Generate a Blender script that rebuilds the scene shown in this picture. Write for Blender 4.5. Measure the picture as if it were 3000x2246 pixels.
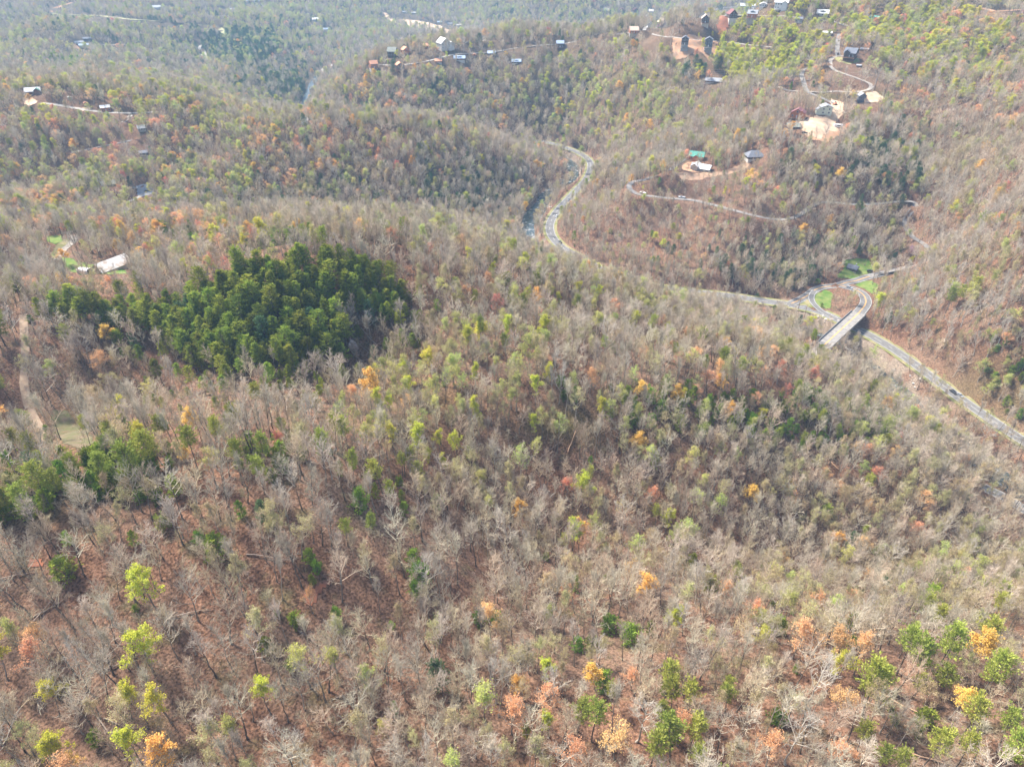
import bpy, math, random
import numpy as np
from mathutils import Vector, Matrix

for o in list(bpy.data.objects):
    bpy.data.objects.remove(o)
SC = bpy.context.scene
COL = SC.collection

# ------------------------------------------------------------------ camera
CAM_Z = 240.0
PITCH = math.radians(34.0)
FOC = 2000.0                       # focal length in pixels of the 3000 px wide photo
cam_d = bpy.data.cameras.new('camera')
cam_d.sensor_width = 36.0
cam_d.lens = 24.0
cam_d.clip_start = 1.0
cam_d.clip_end = 12000.0
cam = bpy.data.objects.new('camera', cam_d)
COL.objects.link(cam)
cam.location = (0, 0, CAM_Z)
cam.rotation_euler = (math.pi / 2 - PITCH, 0, 0)
SC.camera = cam

# ------------------------------------------------------------------ light
SUN_DIR = Vector((-0.60, 0.42, 0.98)).normalized()      # towards the sun
world = bpy.data.worlds.new('World')
SC.world = world
world.use_nodes = True
nt = world.node_tree
nt.nodes.clear()
sky = nt.nodes.new('ShaderNodeTexSky')
sky.sky_type = 'NISHITA'
sky.sun_disc = False
sky.sun_elevation = math.asin(SUN_DIR.z)
sky.sun_rotation = math.atan2(SUN_DIR.x, SUN_DIR.y)
sky.air_density = 1.0
sky.dust_density = 2.0
bg = nt.nodes.new('ShaderNodeBackground')
bg.inputs['Strength'].default_value = 0.12
wo = nt.nodes.new('ShaderNodeOutputWorld')
nt.links.new(sky.outputs[0], bg.inputs[0])
nt.links.new(bg.outputs[0], wo.inputs[0])
sun_d = bpy.data.lights.new('sun', 'SUN')
sun_d.energy = 4.1
sun_d.angle = math.radians(8.0)
sun_d.color = (1.0, 0.93, 0.83)
sun = bpy.data.objects.new('sun', sun_d)
COL.objects.link(sun)
sun.rotation_euler = SUN_DIR.to_track_quat('Z', 'Y').to_euler()

SC.view_settings.view_transform = 'Standard'
SC.view_settings.look = 'None'
SC.view_settings.gamma = 1.0
SC.view_settings.use_curve_mapping = False
SC.view_settings.exposure = 1.32
SC.render.engine = 'CYCLES'
cy = SC.cycles
cy.max_bounces = 4
cy.diffuse_bounces = 3
cy.glossy_bounces = 2
cy.transmission_bounces = 2
cy.volume_bounces = 0
cy.transparent_max_bounces = 4
cy.use_denoising = True
cy.denoiser = 'OPENIMAGEDENOISE'
cy.denoising_prefilter = 'ACCURATE'
cy.use_adaptive_sampling = True
cy.adaptive_threshold = 0.015
SC.render.use_persistent_data = False

rng = np.random.default_rng(7)
random.seed(7)

# ------------------------------------------------------------------ pixel <-> place
cP, sP = math.cos(PITCH), math.sin(PITCH)


def ray(px, py):
    u = (px - 1500.0) / FOC
    v = (1123.0 - py) / FOC
    return np.array([u, cP + v * sP, -sP + v * cP])


def at_z(px, py, z):
    d = ray(px, py)
    t = (z - CAM_Z) / d[2]
    return np.array([d[0] * t, d[1] * t, z])


def project(x, y, z):
    dz = z - CAM_Z
    dep = y * cP - dz * sP
    up = y * sP + dz * cP
    dep = np.maximum(dep, 1e-3)
    return 1500 + FOC * x / dep, 1123 - FOC * up / dep, dep


# ------------------------------------------------------------------ terrain heights
# (photo x, photo y, metres above the river)
CTRL = [
 (-300,2246,70),(0,2246,72),(600,2246,74),(1200,2246,74),(1800,2246,76),(2400,2246,80),(3000,2246,86),(3400,2246,90),
 (0,1950,80),(600,1950,80),(1200,1950,74),(1800,1950,70),(2400,1950,70),(3000,1950,74),
 (300,1700,88),(900,1700,86),(1300,1750,74),(1700,1750,58),(2200,1800,59),(2700,1800,57),(3100,1800,50),
 (0,1450,98),(200,1400,100),(500,1400,100),(800,1380,98),(1050,1400,88),(1150,1300,76),
 (-100,1180,68),(100,1200,70),(300,1180,70),(500,1180,72),(900,1150,74),(1100,1090,72),
 (1300,1350,58),(1500,1450,47),(1700,1560,39),(2000,1620,30),(2300,1670,21),(2600,1660,14),(2900,1620,11),(3150,1560,11),
 (200,1050,76),(480,1080,72),(700,1100,72),(900,1090,73),(0,1000,76),(-200,900,84),
 (150,930,84),(400,900,88),(700,880,92),(950,880,93),(1100,860,94),(700,820,96),(950,820,98),
 (1250,900,88),(1450,900,80),(1500,1050,72),(1700,1000,68),(1300,1150,70),(1600,1250,68),(1800,1350,56),
 (1900,1150,64),(2100,1250,57),(2300,1400,35),(2500,1500,26),(2400,1250,46),(2600,1350,36),(2850,1480,16),(2700,1280,22),
 (1900,1000,58),(2100,1020,48),(2300,1080,36),(2450,1130,26),(2050,930,38),(1850,890,46),(1700,850,50),
 (325,790,74),(150,800,72),(0,820,76),(200,700,70),(400,700,72),(600,720,76),(900,720,84),(1200,720,84),(1350,760,82),
 (1500,790,62),(600,660,66),(850,660,70),(1100,660,66),(1350,690,62),(0,680,68),
 (1540,680,2),(1554,643,2),(1601,572,2.5),(1672,472,4),(1686,501,3.5),(1650,445,5),
 (1640,711,8),(1613,651,8),(1675,571,8),(1731,488,8),(1653,431,9),
 (2000,845,8),(2200,877,8),(2396,911,8),(2508,962,8),(2638,1036,8),(2725,1104,8),(2870,1206,8),(3000,1289,8),(3250,1460,8),
 (1780,800,8),
 (2354,958,1),(2416,975,1),(2499,1007,1),(2535,1036,1),(2598,1086,0.5),(2627,1122,0.5),(2670,1180,0),(2760,1262,0),(2900,1370,0),
 (2200,925,2),(2000,893,2.5),(1800,850,2.5),(1640,770,2.5),
 (2345,877,9),(2409,841,11),(2481,827,14),(2508,822,14.5),(2537,880,15),(2535,813,16),(2626,792,19),(2700,775,24),
 (2450,870,9.5),(2440,853,10.6),(2470,850,12),(2500,872,12.5),(2480,892,10),(2450,822,13),(2420,828,12.5),(2475,812,14.5),(2440,800,16),(2500,790,18),(2450,760,22),
 (2700,920,24),(2650,880,20),(2800,1000,26),(2900,1100,24),(3000,1180,24),(3000,1000,50),(3000,850,72),(2800,850,44),(2850,700,54),(3000,700,84),
 (2667,692,30),(2651,667,32),(2682,594,40),(2562,600,46),(2403,594,46),(2330,639,42),(2193,627,46),(2084,600,48),(1975,582,47),(1877,571,46),(1845,546,48),(1888,526,52),
 (2250,720,24),(2100,740,24),(1950,740,20),(1850,700,18),(2350,780,12),(2500,700,30),(1780,620,16),(1780,560,22),(1800,500,30),(2000,670,32),
 (1982,500,56),(2116,489,60),(2040,465,60),(2210,463,66),(1900,450,42),(2100,400,74),(2300,420,82),(2500,450,84),(2700,450,86),(2600,530,60),(2850,550,82),(3000,550,98),
 (2335,360,90),(2417,335,96),(2330,300,98),(2436,301,100),(2524,290,104),(2363,268,105),(2511,270,106),(2283,254,103),(2553,250,108),(2490,221,113),(2434,190,120),(2492,172,126),(2700,250,112),(2850,300,112),(3000,350,116),(2700,150,130),(2900,150,134),(3000,100,144),
 (2092,241,93),(2000,260,84),(1950,330,72),(2200,330,88),(2150,200,104),(2005,146,121),(2074,155,121),(2000,116,127),(2060,75,137),(2140,72,139),(2201,70,141),(2184,25,152),(2240,22,153),(2289,25,154),(2341,66,144),(2410,47,149),(2566,63,147),(2450,100,140),(2454,150,128),
 (2065,38,147),(2300,0,158),(2500,0,162),(2750,0,168),(3000,0,176),(2750,60,150),
 (1940,82,126),(1855,107,119),(1826,98,119),(1895,76,123),(1754,109,114),(1656,129,107),(1572,134,103),(1800,200,95),(1800,300,66),(1800,400,36),(1700,200,84),(1700,300,48),(1680,400,14),(1750,440,14),
 (1600,350,24),(1500,300,44),(1450,230,66),(1500,150,96),(1513,185,84),(1420,116,100),(1440,163,91),(1390,167,90),(1346,178,88),(1299,147,94),(1284,183,87),(1246,143,94),(1188,160,92),(1150,168,91),(1085,208,83),(1172,213,82),(1112,188,87),
 (1300,300,50),(1300,390,24),(1450,400,18),(1550,420,10),(1100,320,42),(1050,390,20),(950,300,30),(1000,250,50),
 (902,333,4),(891,355,4),(870,345,2),(975,190,6),(928,217,5),(955,235,4),
 (850,400,71),(1000,400,74),(1200,415,70),(1350,430,61),(1450,450,44),(1520,470,30),(1580,500,12),
 (850,500,46),(1100,500,44),(1350,540,26),(1480,580,8),(1000,590,26),(1200,630,18),(700,560,38),(700,480,54),(1430,640,6),
 (600,400,66),(400,400,70),(200,450,62),(0,450,60),(400,330,84),(232,319,92),(120,300,94),(0,300,90),(464,328,82),(600,320,66),(750,340,40),(413,382,74),(326,424,66),(210,449,62),(315,543,44),(425,565,42),(100,580,42),(600,600,34),(0,580,42),
 (800,250,24),(650,230,30),(500,210,40),(300,200,50),(100,200,56),(0,180,52),(206,125,58),(260,138,57),(362,132,54),(464,149,48),(594,155,26),(600,174,26),(663,105,40),(800,150,26),(850,100,34),(950,120,20),
 (616,76,54),(453,63,60),(290,47,68),(145,36,74),(221,5,84),(453,27,72),(681,34,60),(800,40,54),(924,62,46),(1000,30,50),(0,60,70),(0,0,84),(400,0,80),(740,8,66),(1000,0,62),
 (1156,62,22),(1221,65,20),(1275,82,16),(1348,100,12),(1200,110,20),(1400,110,22),(1400,70,26),(1500,80,26),(1600,60,40),(1600,20,66),(1400,20,50),(1250,20,40),(1200,0,54),(1500,0,72),(1700,0,84),(1700,60,50),(1800,50,52),(1850,20,70),(1950,20,72),
]
# places the photo cannot see: x, y, height in metres
WORLD = [
 (0,0,66),(-150,0,66),(150,0,76),(0,-300,60),(-400,0,70),(400,0,90),(-400,-300,60),(400,-300,80),
 (-330,200,84),(340,230,10),(420,260,12),(500,300,40),
 (-170,520,32),(-60,540,26),(60,560,14),(-300,520,36),
 (-450,400,70),(-700,700,60),(-900,1000,50),
 (650,600,120),(800,800,150),(1000,1100,150),(700,300,90),
 (150,1150,60),(300,1200,62),(450,1300,70),(0,1250,30),(-150,1300,12),(600,1250,110),(750,1100,150),(300,1050,96),
 (1200,1700,120),(800,1800,90),(-1500,1500,90),(-1800,2500,120),(0,3000,110),(-1200,3200,120),(1500,3000,150),(500,2700,100),(-600,2600,95),
 (0,4200,150),(2500,3500,190),(-2800,3500,170),(2500,1500,170),(-2500,1500,130),(1800,500,150),(-1500,300,100),
 (1500,-600,120),(-1500,-600,100),(0,-1000,90),
]
P = np.array([list(at_z(a, b, z)) for a, b, z in CTRL] + [list(w) for w in WORLD])
CC = 30.0


def mq(a, b):
    d2 = (a[:, None, 0] - b[None, :, 0]) ** 2 + (a[:, None, 1] - b[None, :, 1]) ** 2
    return -np.sqrt(d2 + CC * CC)


# warp far distances so that the smoothing suits the scale there
def warp(xy):
    xy = np.asarray(xy, float)
    r = np.hypot(xy[:, 0], xy[:, 1]) + 1e-6
    f = np.where(r > 500, (500 + 700 * np.log1p((r - 500) / 700)) / r, 1.0)
    return xy * f[:, None]


W = warp(P[:, :2])
n = len(P)
A = np.zeros((n + 3, n + 3))
A[:n, :n] = mq(W, W) + np.eye(n) * 5.0
A[:n, n] = 1
A[:n, n + 1:] = W / 1000
A[n:, :n] = A[:n, n:].T
sol = np.linalg.solve(A, np.concatenate([P[:, 2], np.zeros(3)]))


def base_height(x, y):
    q = warp(np.stack([np.ravel(x), np.ravel(y)], 1))
    out = np.empty(len(q))
    for i in range(0, len(q), 40000):
        c = q[i:i + 40000]
        out[i:i + 40000] = mq(c, W) @ sol[:n] + sol[n] + (c / 1000) @ sol[n + 1:]
    return out.reshape(np.shape(x))


def make_noise(seed, wl, k=14):
    r = np.random.default_rng(seed)
    a = r.uniform(0, 2 * np.pi, k)
    f = 2 * np.pi / (wl * r.uniform(0.6, 1.6, k))
    ph = r.uniform(0, 6.28, k)
    def fn(x, y):
        s = 0
        for i in range(k):
            s = s + np.sin(f[i] * (x * np.cos(a[i]) + y * np.sin(a[i])) + ph[i])
        return s / math.sqrt(k / 2)
    return fn


N1, N2, N3 = make_noise(1, 110), make_noise(2, 34), make_noise(3, 11)
NF = make_noise(5, 420)

# grid, fine where the camera looks closely and coarser with distance
xs = np.concatenate([-np.geomspace(3600, 520, 70)[:-1], np.arange(-520, 640, 3.5), np.geomspace(640, 3600, 66)])
ys = np.concatenate([np.linspace(-1200, 40, 26)[:-1], np.arange(40, 900, 3.5), np.geomspace(900, 5200, 200)])
GX, GY = np.meshgrid(xs, ys)
GZ = base_height(GX, GY)
GZ = np.maximum(GZ, 0.5)
amp = np.clip((GZ - 6) / 30, 0, 1)
near = np.clip((GY - 60) / 150, 0.3, 1)
GZ = GZ + amp * (3.2 * N1(GX, GY) * near + 0.7 * N2(GX, GY) + 0.22 * N3(GX, GY))
GZ = GZ + np.clip((np.hypot(GX, GY) - 1150) / 500, 0, 1) * amp * 9 * NF(GX, GY)


def hgt(x, y):
    x = np.asarray(x, float)
    y = np.asarray(y, float)
    i = np.clip(np.searchsorted(xs, x) - 1, 0, len(xs) - 2)
    j = np.clip(np.searchsorted(ys, y) - 1, 0, len(ys) - 2)
    fx = np.clip((x - xs[i]) / (xs[i + 1] - xs[i]), 0, 1)
    fy = np.clip((y - ys[j]) / (ys[j + 1] - ys[j]), 0, 1)
    a, b, c, d = GZ[j, i], GZ[j, i + 1], GZ[j + 1, i], GZ[j + 1, i + 1]
    return (a * (1 - fx) + b * fx) * (1 - fy) + (c * (1 - fx) + d * fx) * fy


def hit(px, py, tmin=90.0):
    """first point of the ground seen at a photo pixel"""
    d = ray(px, py)
    d = d / np.linalg.norm(d)
    t = np.concatenate([np.arange(tmin, 1300, 0.8), np.arange(1300, 4500, 3.0)])
    X, Y, Z = d[0] * t, d[1] * t, CAM_Z + d[2] * t
    below = np.nonzero(Z < hgt(X, Y))[0]
    k = below[0] if len(below) else len(t) - 1
    return np.array([X[k], Y[k], float(hgt(X[k], Y[k]))])


def visible_pt(x, y, z):
    """vectorised test whether bare ground hides the points from the camera"""
    x, y, z = map(np.asarray, (x, y, z))
    ok = np.ones(x.shape, bool)
    for f in np.linspace(0.3, 0.985, 60):
        ok &= (CAM_Z + (z - CAM_Z) * f) > hgt(x * f, y * f) - 0.3
    return ok

# ------------------------------------------------------------------ materials
MATS = {}


def lin(r, g, b):
    return tuple((c / 255.0 / 12.92) if c <= 10 else (((c / 255.0) + 0.055) / 1.055) ** 2.4 for c in (r, g, b))


def mat(name, c1, c2=None, scale=2.0, detail=4.0, rough=0.85, bump=0.0, obj_var=0.0, trans=0.0, metal=0.0, ramp=(0.35, 0.65), coord='Object', hue_var=0.0):
    if name in MATS:
        return MATS[name]
    m = bpy.data.materials.new(name)
    m.use_nodes = True
    nt = m.node_tree
    L = nt.links.new
    bs = nt.nodes['Principled BSDF']
    bs.inputs['Roughness'].default_value = rough
    bs.inputs['Metallic'].default_value = metal
    bs.inputs['Specular IOR Level'].default_value = 0.12
    c2 = c2 or tuple(x * 0.8 for x in c1)
    tc = nt.nodes.new('ShaderNodeTexCoord')
    no = nt.nodes.new('ShaderNodeTexNoise')
    no.inputs['Scale'].default_value = scale
    no.inputs['Detail'].default_value = detail
    L(tc.outputs[coord], no.inputs['Vector'])
    cr = nt.nodes.new('ShaderNodeValToRGB')
    cr.color_ramp.elements[0].position = ramp[0]
    cr.color_ramp.elements[1].position = ramp[1]
    cr.color_ramp.elements[0].color = (*c1, 1)
    cr.color_ramp.elements[1].color = (*c2, 1)
    L(no.outputs[0], cr.inputs[0])
    colour = cr.outputs[0]
    if obj_var or hue_var:
        oi = nt.nodes.new('ShaderNodeObjectInfo')
        hs = nt.nodes.new('ShaderNodeHueSaturation')
        mr = nt.nodes.new('ShaderNodeMapRange')
        mr.inputs['To Min'].default_value = 1 - obj_var
        mr.inputs['To Max'].default_value = 1 + obj_var
        L(oi.outputs['Random'], mr.inputs['Value'])
        L(mr.outputs[0], hs.inputs['Value'])
        m2 = nt.nodes.new('ShaderNodeMath')
        m2.operation = 'MULTIPLY'
        m2.inputs[1].default_value = 7.31
        m3 = nt.nodes.new('ShaderNodeMath')
        m3.operation = 'FRACT'
        L(oi.outputs['Random'], m2.inputs[0])
        L(m2.outputs[0], m3.inputs[0])
        mh = nt.nodes.new('ShaderNodeMapRange')
        mh.inputs['To Min'].default_value = 0.5 - hue_var
        mh.inputs['To Max'].default_value = 0.5 + hue_var
        L(m3.outputs[0], mh.inputs['Value'])
        L(mh.outputs[0], hs.inputs['Hue'])
        L(colour, hs.inputs['Color'])
        colour = hs.outputs[0]
    L(colour, bs.inputs['Base Color'])
    if bump:
        bn = nt.nodes.new('ShaderNodeBump')
        bn.inputs['Strength'].default_value = bump
        bn.inputs['Distance'].default_value = 0.3
        L(no.outputs[0], bn.inputs['Height'])
        L(bn.outputs[0], bs.inputs['Normal'])
    if trans:
        tl = nt.nodes.new('ShaderNodeBsdfTranslucent')
        L(colour, tl.inputs[0])
        mx = nt.nodes.new('ShaderNodeMixShader')
        mx.inputs[0].default_value = trans
        L(bs.outputs[0], mx.inputs[1])
        L(tl.outputs[0], mx.inputs[2])
        L(mx.outputs[0], nt.nodes['Material Output'].inputs[0])
    MATS[name] = m
    return m


def ground_material():
    m = bpy.data.materials.new('leaf_litter')
    m.use_nodes = True
    nt = m.node_tree
    L = nt.links.new
    bs = nt.nodes['Principled BSDF']
    bs.inputs['Roughness'].default_value = 0.95
    bs.inputs['Specular IOR Level'].default_value = 0.1
    geo = nt.nodes.new('ShaderNodeNewGeometry')

    def noise(scale, detail, lo, hi, c0, c1):
        n = nt.nodes.new('ShaderNodeTexNoise')
        n.inputs['Scale'].default_value = scale
        n.inputs['Detail'].default_value = detail
        n.inputs['Roughness'].default_value = 0.62
        L(geo.outputs['Position'], n.inputs['Vector'])
        r = nt.nodes.new('ShaderNodeValToRGB')
        r.color_ramp.elements[0].position = lo
        r.color_ramp.elements[1].position = hi
        r.color_ramp.elements[0].color = c0
        r.color_ramp.elements[1].color = c1
        L(n.outputs[0], r.inputs[0])
        return n, r

    def mix(fac, a, b, mode='MIX'):
        x = nt.nodes.new('ShaderNodeMix')
        x.data_type = 'RGBA'
        x.blend_type = mode
        if isinstance(fac, float):
            x.inputs[0].default_value = fac
        else:
            L(fac, x.inputs[0])
        L(a, x.inputs[6])
        if isinstance(b, tuple):
            x.inputs[7].default_value = (*b, 1)
        else:
            L(b, x.inputs[7])
        return x.outputs[2]

    n1, r1 = noise(0.9, 6, 0.35, 0.68, (0.155, 0.084, 0.055, 1), (0.350, 0.208, 0.140, 1))
    _, r2 = noise(0.035, 4, 0.42, 0.62, (0, 0, 0, 1), (1, 1, 1, 1))
    _, r3 = noise(0.11, 5, 0.55, 0.70, (0, 0, 0, 1), (1, 1, 1, 1))
    _, r4 = noise(0.02, 3, 0.56, 0.68, (0, 0, 0, 1), (1, 1, 1, 1))
    n5, r5 = noise(1.5, 6, 0.38, 0.60, (0.42, 0.40, 0.38, 1), (1.32, 1.28, 1.25, 1))
    c = mix(r2.outputs[0], r1.outputs[0], (0.265, 0.178, 0.128))
    c = mix(r3.outputs[0], c, (0.19, 0.155, 0.085))
    a = nt.nodes.new('ShaderNodeAttribute')
    a.attribute_name = 'cover'
    sp = nt.nodes.new('ShaderNodeSeparateColor')
    L(a.outputs['Color'], sp.inputs[0])
    # r: olive shrubby ground, g: bank gravel, b: far mixed wood floor
    c = mix(sp.outputs[0], c, (0.16, 0.15, 0.055))
    c = mix(sp.outputs[1], c, (0.34, 0.29, 0.235))
    c = mix(sp.outputs[2], c, (0.155, 0.135, 0.095))
    c = mix(1.0, c, r5.outputs[0], 'MULTIPLY')
    c = mix(1.0, c, (0.80, 0.78, 0.76), 'MULTIPLY')
    L(c, bs.inputs['Base Color'])
    bn = nt.nodes.new('ShaderNodeBump')
    bn.inputs['Strength'].default_value = 0.9
    bn.inputs['Distance'].default_value = 0.55
    ad = nt.nodes.new('ShaderNodeMath')
    ad.operation = 'ADD'
    L(n1.outputs[0], ad.inputs[0])
    L(n5.outputs[0], ad.inputs[1])
    L(ad.outputs[0], bn.inputs['Height'])
    L(bn.outputs[0], bs.inputs['Normal'])
    return m


# ------------------------------------------------------------------ object helpers
def tag(o, label=None, cat=None, group=None, kind=None):
    if label:
        o['label'] = label
    if cat:
        o['category'] = cat
    if group:
        o['group'] = group
    if kind:
        o['kind'] = kind
    return o


def np_mesh(name, V, F, mats=(), mi=None, smooth=False):
    """mesh from an (n,3) array and an (m,3) or (m,4) face array, or a list of such face arrays"""
    me = bpy.data.meshes.new(name)
    Fs = F if isinstance(F, list) else [F]
    Fs = [np.asarray(f, dtype=np.int32) for f in Fs if len(f)]
    V = np.asarray(V, dtype=np.float32)
    me.vertices.add(len(V))
    me.vertices.foreach_set('co', V.ravel())
    flat = np.concatenate([f.ravel() for f in Fs])
    lens = np.concatenate([np.full(len(f), f.shape[1], np.int32) for f in Fs])
    me.loops.add(len(flat))
    me.loops.foreach_set('vertex_index', flat)
    me.polygons.add(len(lens))
    me.polygons.foreach_set('loop_start', np.concatenate([[0], np.cumsum(lens)[:-1]]).astype(np.int32))
    if mi is not None:
        me.polygons.foreach_set('material_index', np.asarray(mi, dtype=np.int32))
    if smooth:
        me.polygons.foreach_set('use_smooth', np.ones(len(lens), bool))
    for m in mats:
        me.materials.append(m)
    me.update(calc_edges=True)
    return me


def link(name, data, parent=None, loc=None, rot=None):
    o = bpy.data.objects.new(name, data)
    COL.objects.link(o)
    if parent is not None:
        o.parent = parent
    if loc is not None:
        o.location = loc
    if rot is not None:
        o.rotation_euler = rot
    return o


class MB:
    """collects boxes, prisms and bars into one mesh"""
    def __init__(self):
        self.v, self.f = [], []

    def add(self, vs, fs):
        b = len(self.v)
        self.v += [tuple(p) for p in vs]
        self.f += [tuple(i + b for i in q) for q in fs]
        return self

    def box(self, x0, x1, y0, y1, z0, z1):
        vs = [(x, y, z) for z in (z0, z1) for x, y in ((x0, y0), (x1, y0), (x1, y1), (x0, y1))]
        return self.add(vs, [(0, 3, 2, 1), (4, 5, 6, 7), (0, 1, 5, 4), (1, 2, 6, 5), (2, 3, 7, 6), (3, 0, 4, 7)])

    def bar(self, a, b, r, n=5, r2=None):
        a, b = Vector(a), Vector(b)
        d = (b - a).normalized()
        u = d.orthogonal().normalized()
        w = d.cross(u)
        r2 = r if r2 is None else r2
        vs = [a + (u * math.cos(2 * math.pi * k / n) + w * math.sin(2 * math.pi * k / n)) * r for k in range(n)]
        vs += [b + (u * math.cos(2 * math.pi * k / n) + w * math.sin(2 * math.pi * k / n)) * r2 for k in range(n)]
        fs = [(k, (k + 1) % n, n + (k + 1) % n, n + k) for k in range(n)] + [tuple(range(n - 1, -1, -1)), tuple(range(n, 2 * n))]
        return self.add(vs, fs)

    def build(self, name, m, parent=None, loc=None, rot=None):
        me = bpy.data.meshes.new(name)
        me.from_pydata(self.v, [], self.f)
        me.materials.append(m)
        me.update()
        return link(name, me, parent, loc, rot)


# ------------------------------------------------------------------ roads: photo points -> places -> level benches in the ground
def catmull(P, step=3.0):
    P = np.asarray(P, float)
    if len(P) < 3:
        n = max(2, int(np.linalg.norm(P[-1] - P[0]) / step))
        return P[0] + (P[-1] - P[0]) * np.linspace(0, 1, n)[:, None]
    Q = np.vstack([2 * P[0] - P[1], P, 2 * P[-1] - P[-2]])
    out = []
    for i in range(1, len(Q) - 2):
        k = max(2, int(np.linalg.norm(Q[i + 1] - Q[i]) / step))
        for t in np.linspace(0, 1, k, endpoint=False):
            out.append(0.5 * ((2 * Q[i]) + (-Q[i - 1] + Q[i + 1]) * t + (2 * Q[i - 1] - 5 * Q[i] + 4 * Q[i + 1] - Q[i + 2]) * t * t
                              + (-Q[i - 1] + 3 * Q[i] - 3 * Q[i + 1] + Q[i + 2]) * t ** 3))
    out.append(Q[-2])
    return np.array(out)


def smooth1(z, k):
    if len(z) < 2 * k + 1 or k < 1:
        return z
    zp = np.concatenate([np.full(k, z[0]), z, np.full(k, z[-1])])
    ker = np.hanning(2 * k + 3)[1:-1]
    return np.convolve(zp, ker / ker.sum(), mode='valid')


def path_world(pts, z=None, step=3.0, sm=6, zz=None):
    if zz is not None:
        W_ = [at_z(p[0], p[1], q) for p, q in zip(pts, zz)]
    elif z is not None:
        W_ = [at_z(p[0], p[1], z) for p in pts]
    else:
        W_ = [at_z(*p) if len(p) == 3 else hit(*p) for p in pts]
        dd = np.array([np.hypot(w[0], w[1]) for w in W_])
        md = np.array([np.median(dd[max(0, i - 3):i + 4]) for i in range(len(dd))])
        good = [i for i in range(len(dd)) if abs(dd[i] - md[i]) < 0.07 * md[i]]
        for i in range(len(W_)):
            if i not in good and good and len(pts[i]) == 2:
                j = min(good, key=lambda q: abs(q - i))
                W_[i] = at_z(pts[i][0], pts[i][1], W_[j][2])
    c = catmull(W_, step)
    if z is None and zz is None:
        c[:, 2] = smooth1(c[:, 2], sm)
    return c


def carve(path, half, shoulder, drop=0.25):
    """level the ground along a path"""
    r = half + shoulder
    best = {}
    x0, x1 = np.searchsorted(xs, [path[:, 0].min() - r, path[:, 0].max() + r])
    y0, y1 = np.searchsorted(ys, [path[:, 1].min() - r, path[:, 1].max() + r])
    x0, y0 = max(x0 - 1, 0), max(y0 - 1, 0)
    sx, sy = GX[y0:y1 + 1, x0:x1 + 1], GY[y0:y1 + 1, x0:x1 + 1]
    D = np.full(sx.shape, 1e9)
    Z = np.zeros(sx.shape)
    for p in path:
        d = np.hypot(sx - p[0], sy - p[1])
        k = d < D
        D[k] = d[k]
        Z[k] = p[2]
    w = np.clip((r - D) / shoulder, 0, 1)
    w = w * w * (3 - 2 * w)
    g = GZ[y0:y1 + 1, x0:x1 + 1]
    g[:] = g * (1 - w) + (Z - drop) * w


HIGHWAY = [(1560,412),(1600,416),(1653,431),(1696,448),(1722,466),(1731,488),(1718,524),(1675,571),(1638,611),(1613,651),(1615,687),(1642,720),(1682,745),
           (1750,782),(1850,822),(1946,843),(2120,864),(2250,883),(2320,893),(2396,911),(2464,940),(2508,962),(2562,989),(2638,1036),(2725,1100),(2816,1168),(2900,1226),(3000,1292),(3200,1420)]
LOOP = [(2318,889),(2345,877),(2371,862),(2387,849),(2409,841),(2434,838),(2456,835),(2481,827),(2508,822),(2535,813),(2563,806),(2590,800),(2626,792),(2662,784),(2700,770),
        (2725,742),(2718,722),(2693,708),(2667,692),(2651,667),(2655,640),(2664,626),(2680,606),(2682,594),(2667,587),(2620,594),(2562,600),(2490,600),(2440,594),(2403,594),(2375,606),(2359,620),(2330,639),(2300,645),(2272,645),(2240,638),(2193,627),
        (2138,613),(2084,600),(2030,587),(1975,582,46.5),(1921,576,46.5),(1877,571,47),(1852,560,48),(1843,549,49),(1845,541,50),(1859,531,51.5),(1888,526,53),(1905,520,54),(1935,514,55),(1953,511,55.5),(1967,496,57),(1982,482,58.5),(2007,464,60.5)]
BRIDGE_A, BRIDGE_B = (2513.5, 919), (2415, 1010)
BZ = 15.0

roads = []


def road(name, pts, width, label, z=None, zz=None, material='asphalt', sm=6, shoulder=7.0, marks=None, carve_it=True, step=3.0, verge=0.0, lift=0.0):
    c = path_world(pts, z, step, sm, zz)
    if carve_it:
        carve(c, width / 2 + 1.2 + verge, shoulder)
    roads.append(dict(name=name, path=c, width=width, label=label, mat=material, marks=marks, verge=verge, lift=lift))
    return c


# the river first: its bed is cut into the valley floor
RIVER_UP = [(1690,452),(1672,472),(1686,501),(1668,525),(1640,540),(1618,554),(1601,572),(1585,598),(1572,617),(1554,643),(1542,663),(1552,700),(1600,748),(1700,800),(1820,842),(2000,878),(2150,895),(2290,920),
            (2354,955),(2416,975),(2470,995),(2499,1007),(2535,1036),(2598,1086),(2627,1122),(2670,1180),(2760,1262),(2900,1370),(3100,1520)]
rz = np.interp(np.arange(len(RIVER_UP)), [0, 10, 18, 28], [2.6, 1.6, 0.4, -0.6])
river = path_world(RIVER_UP, zz=rz)
river_w = 6.2 + 1.6 * np.sin(np.arange(len(river)) * 0.11) + 1.0 * np.sin(np.arange(len(river)) * 0.37 + 1)
rb = river.copy()
carve(rb, 11.0, 9.0, drop=-1.0)
carve(rb, 6.5, 6.0, drop=1.0)
RIVER_FAR = [(930,222),(918,240),(905,268),(893,300),(885,322),(872,342),(862,362)]
river2 = path_world(RIVER_FAR, zz=np.linspace(3.5, 3.0, len(RIVER_FAR)), step=6)
carve(river2, 16.0, 14.0, drop=-0.8)
carve(river2, 8.0, 8.0, drop=1.0)

road('highway', HIGHWAY, 8.0, 'grey two lane highway with white dashes running along the rocky river', z=8.0, marks='dash', verge=1.8)
road('loop_road', [p for p in LOOP], 4.6, 'narrow paved lane climbing from the bridge loop to the hillside houses', zz=None, marks=None, material='asphalt_old', sm=5)
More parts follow.
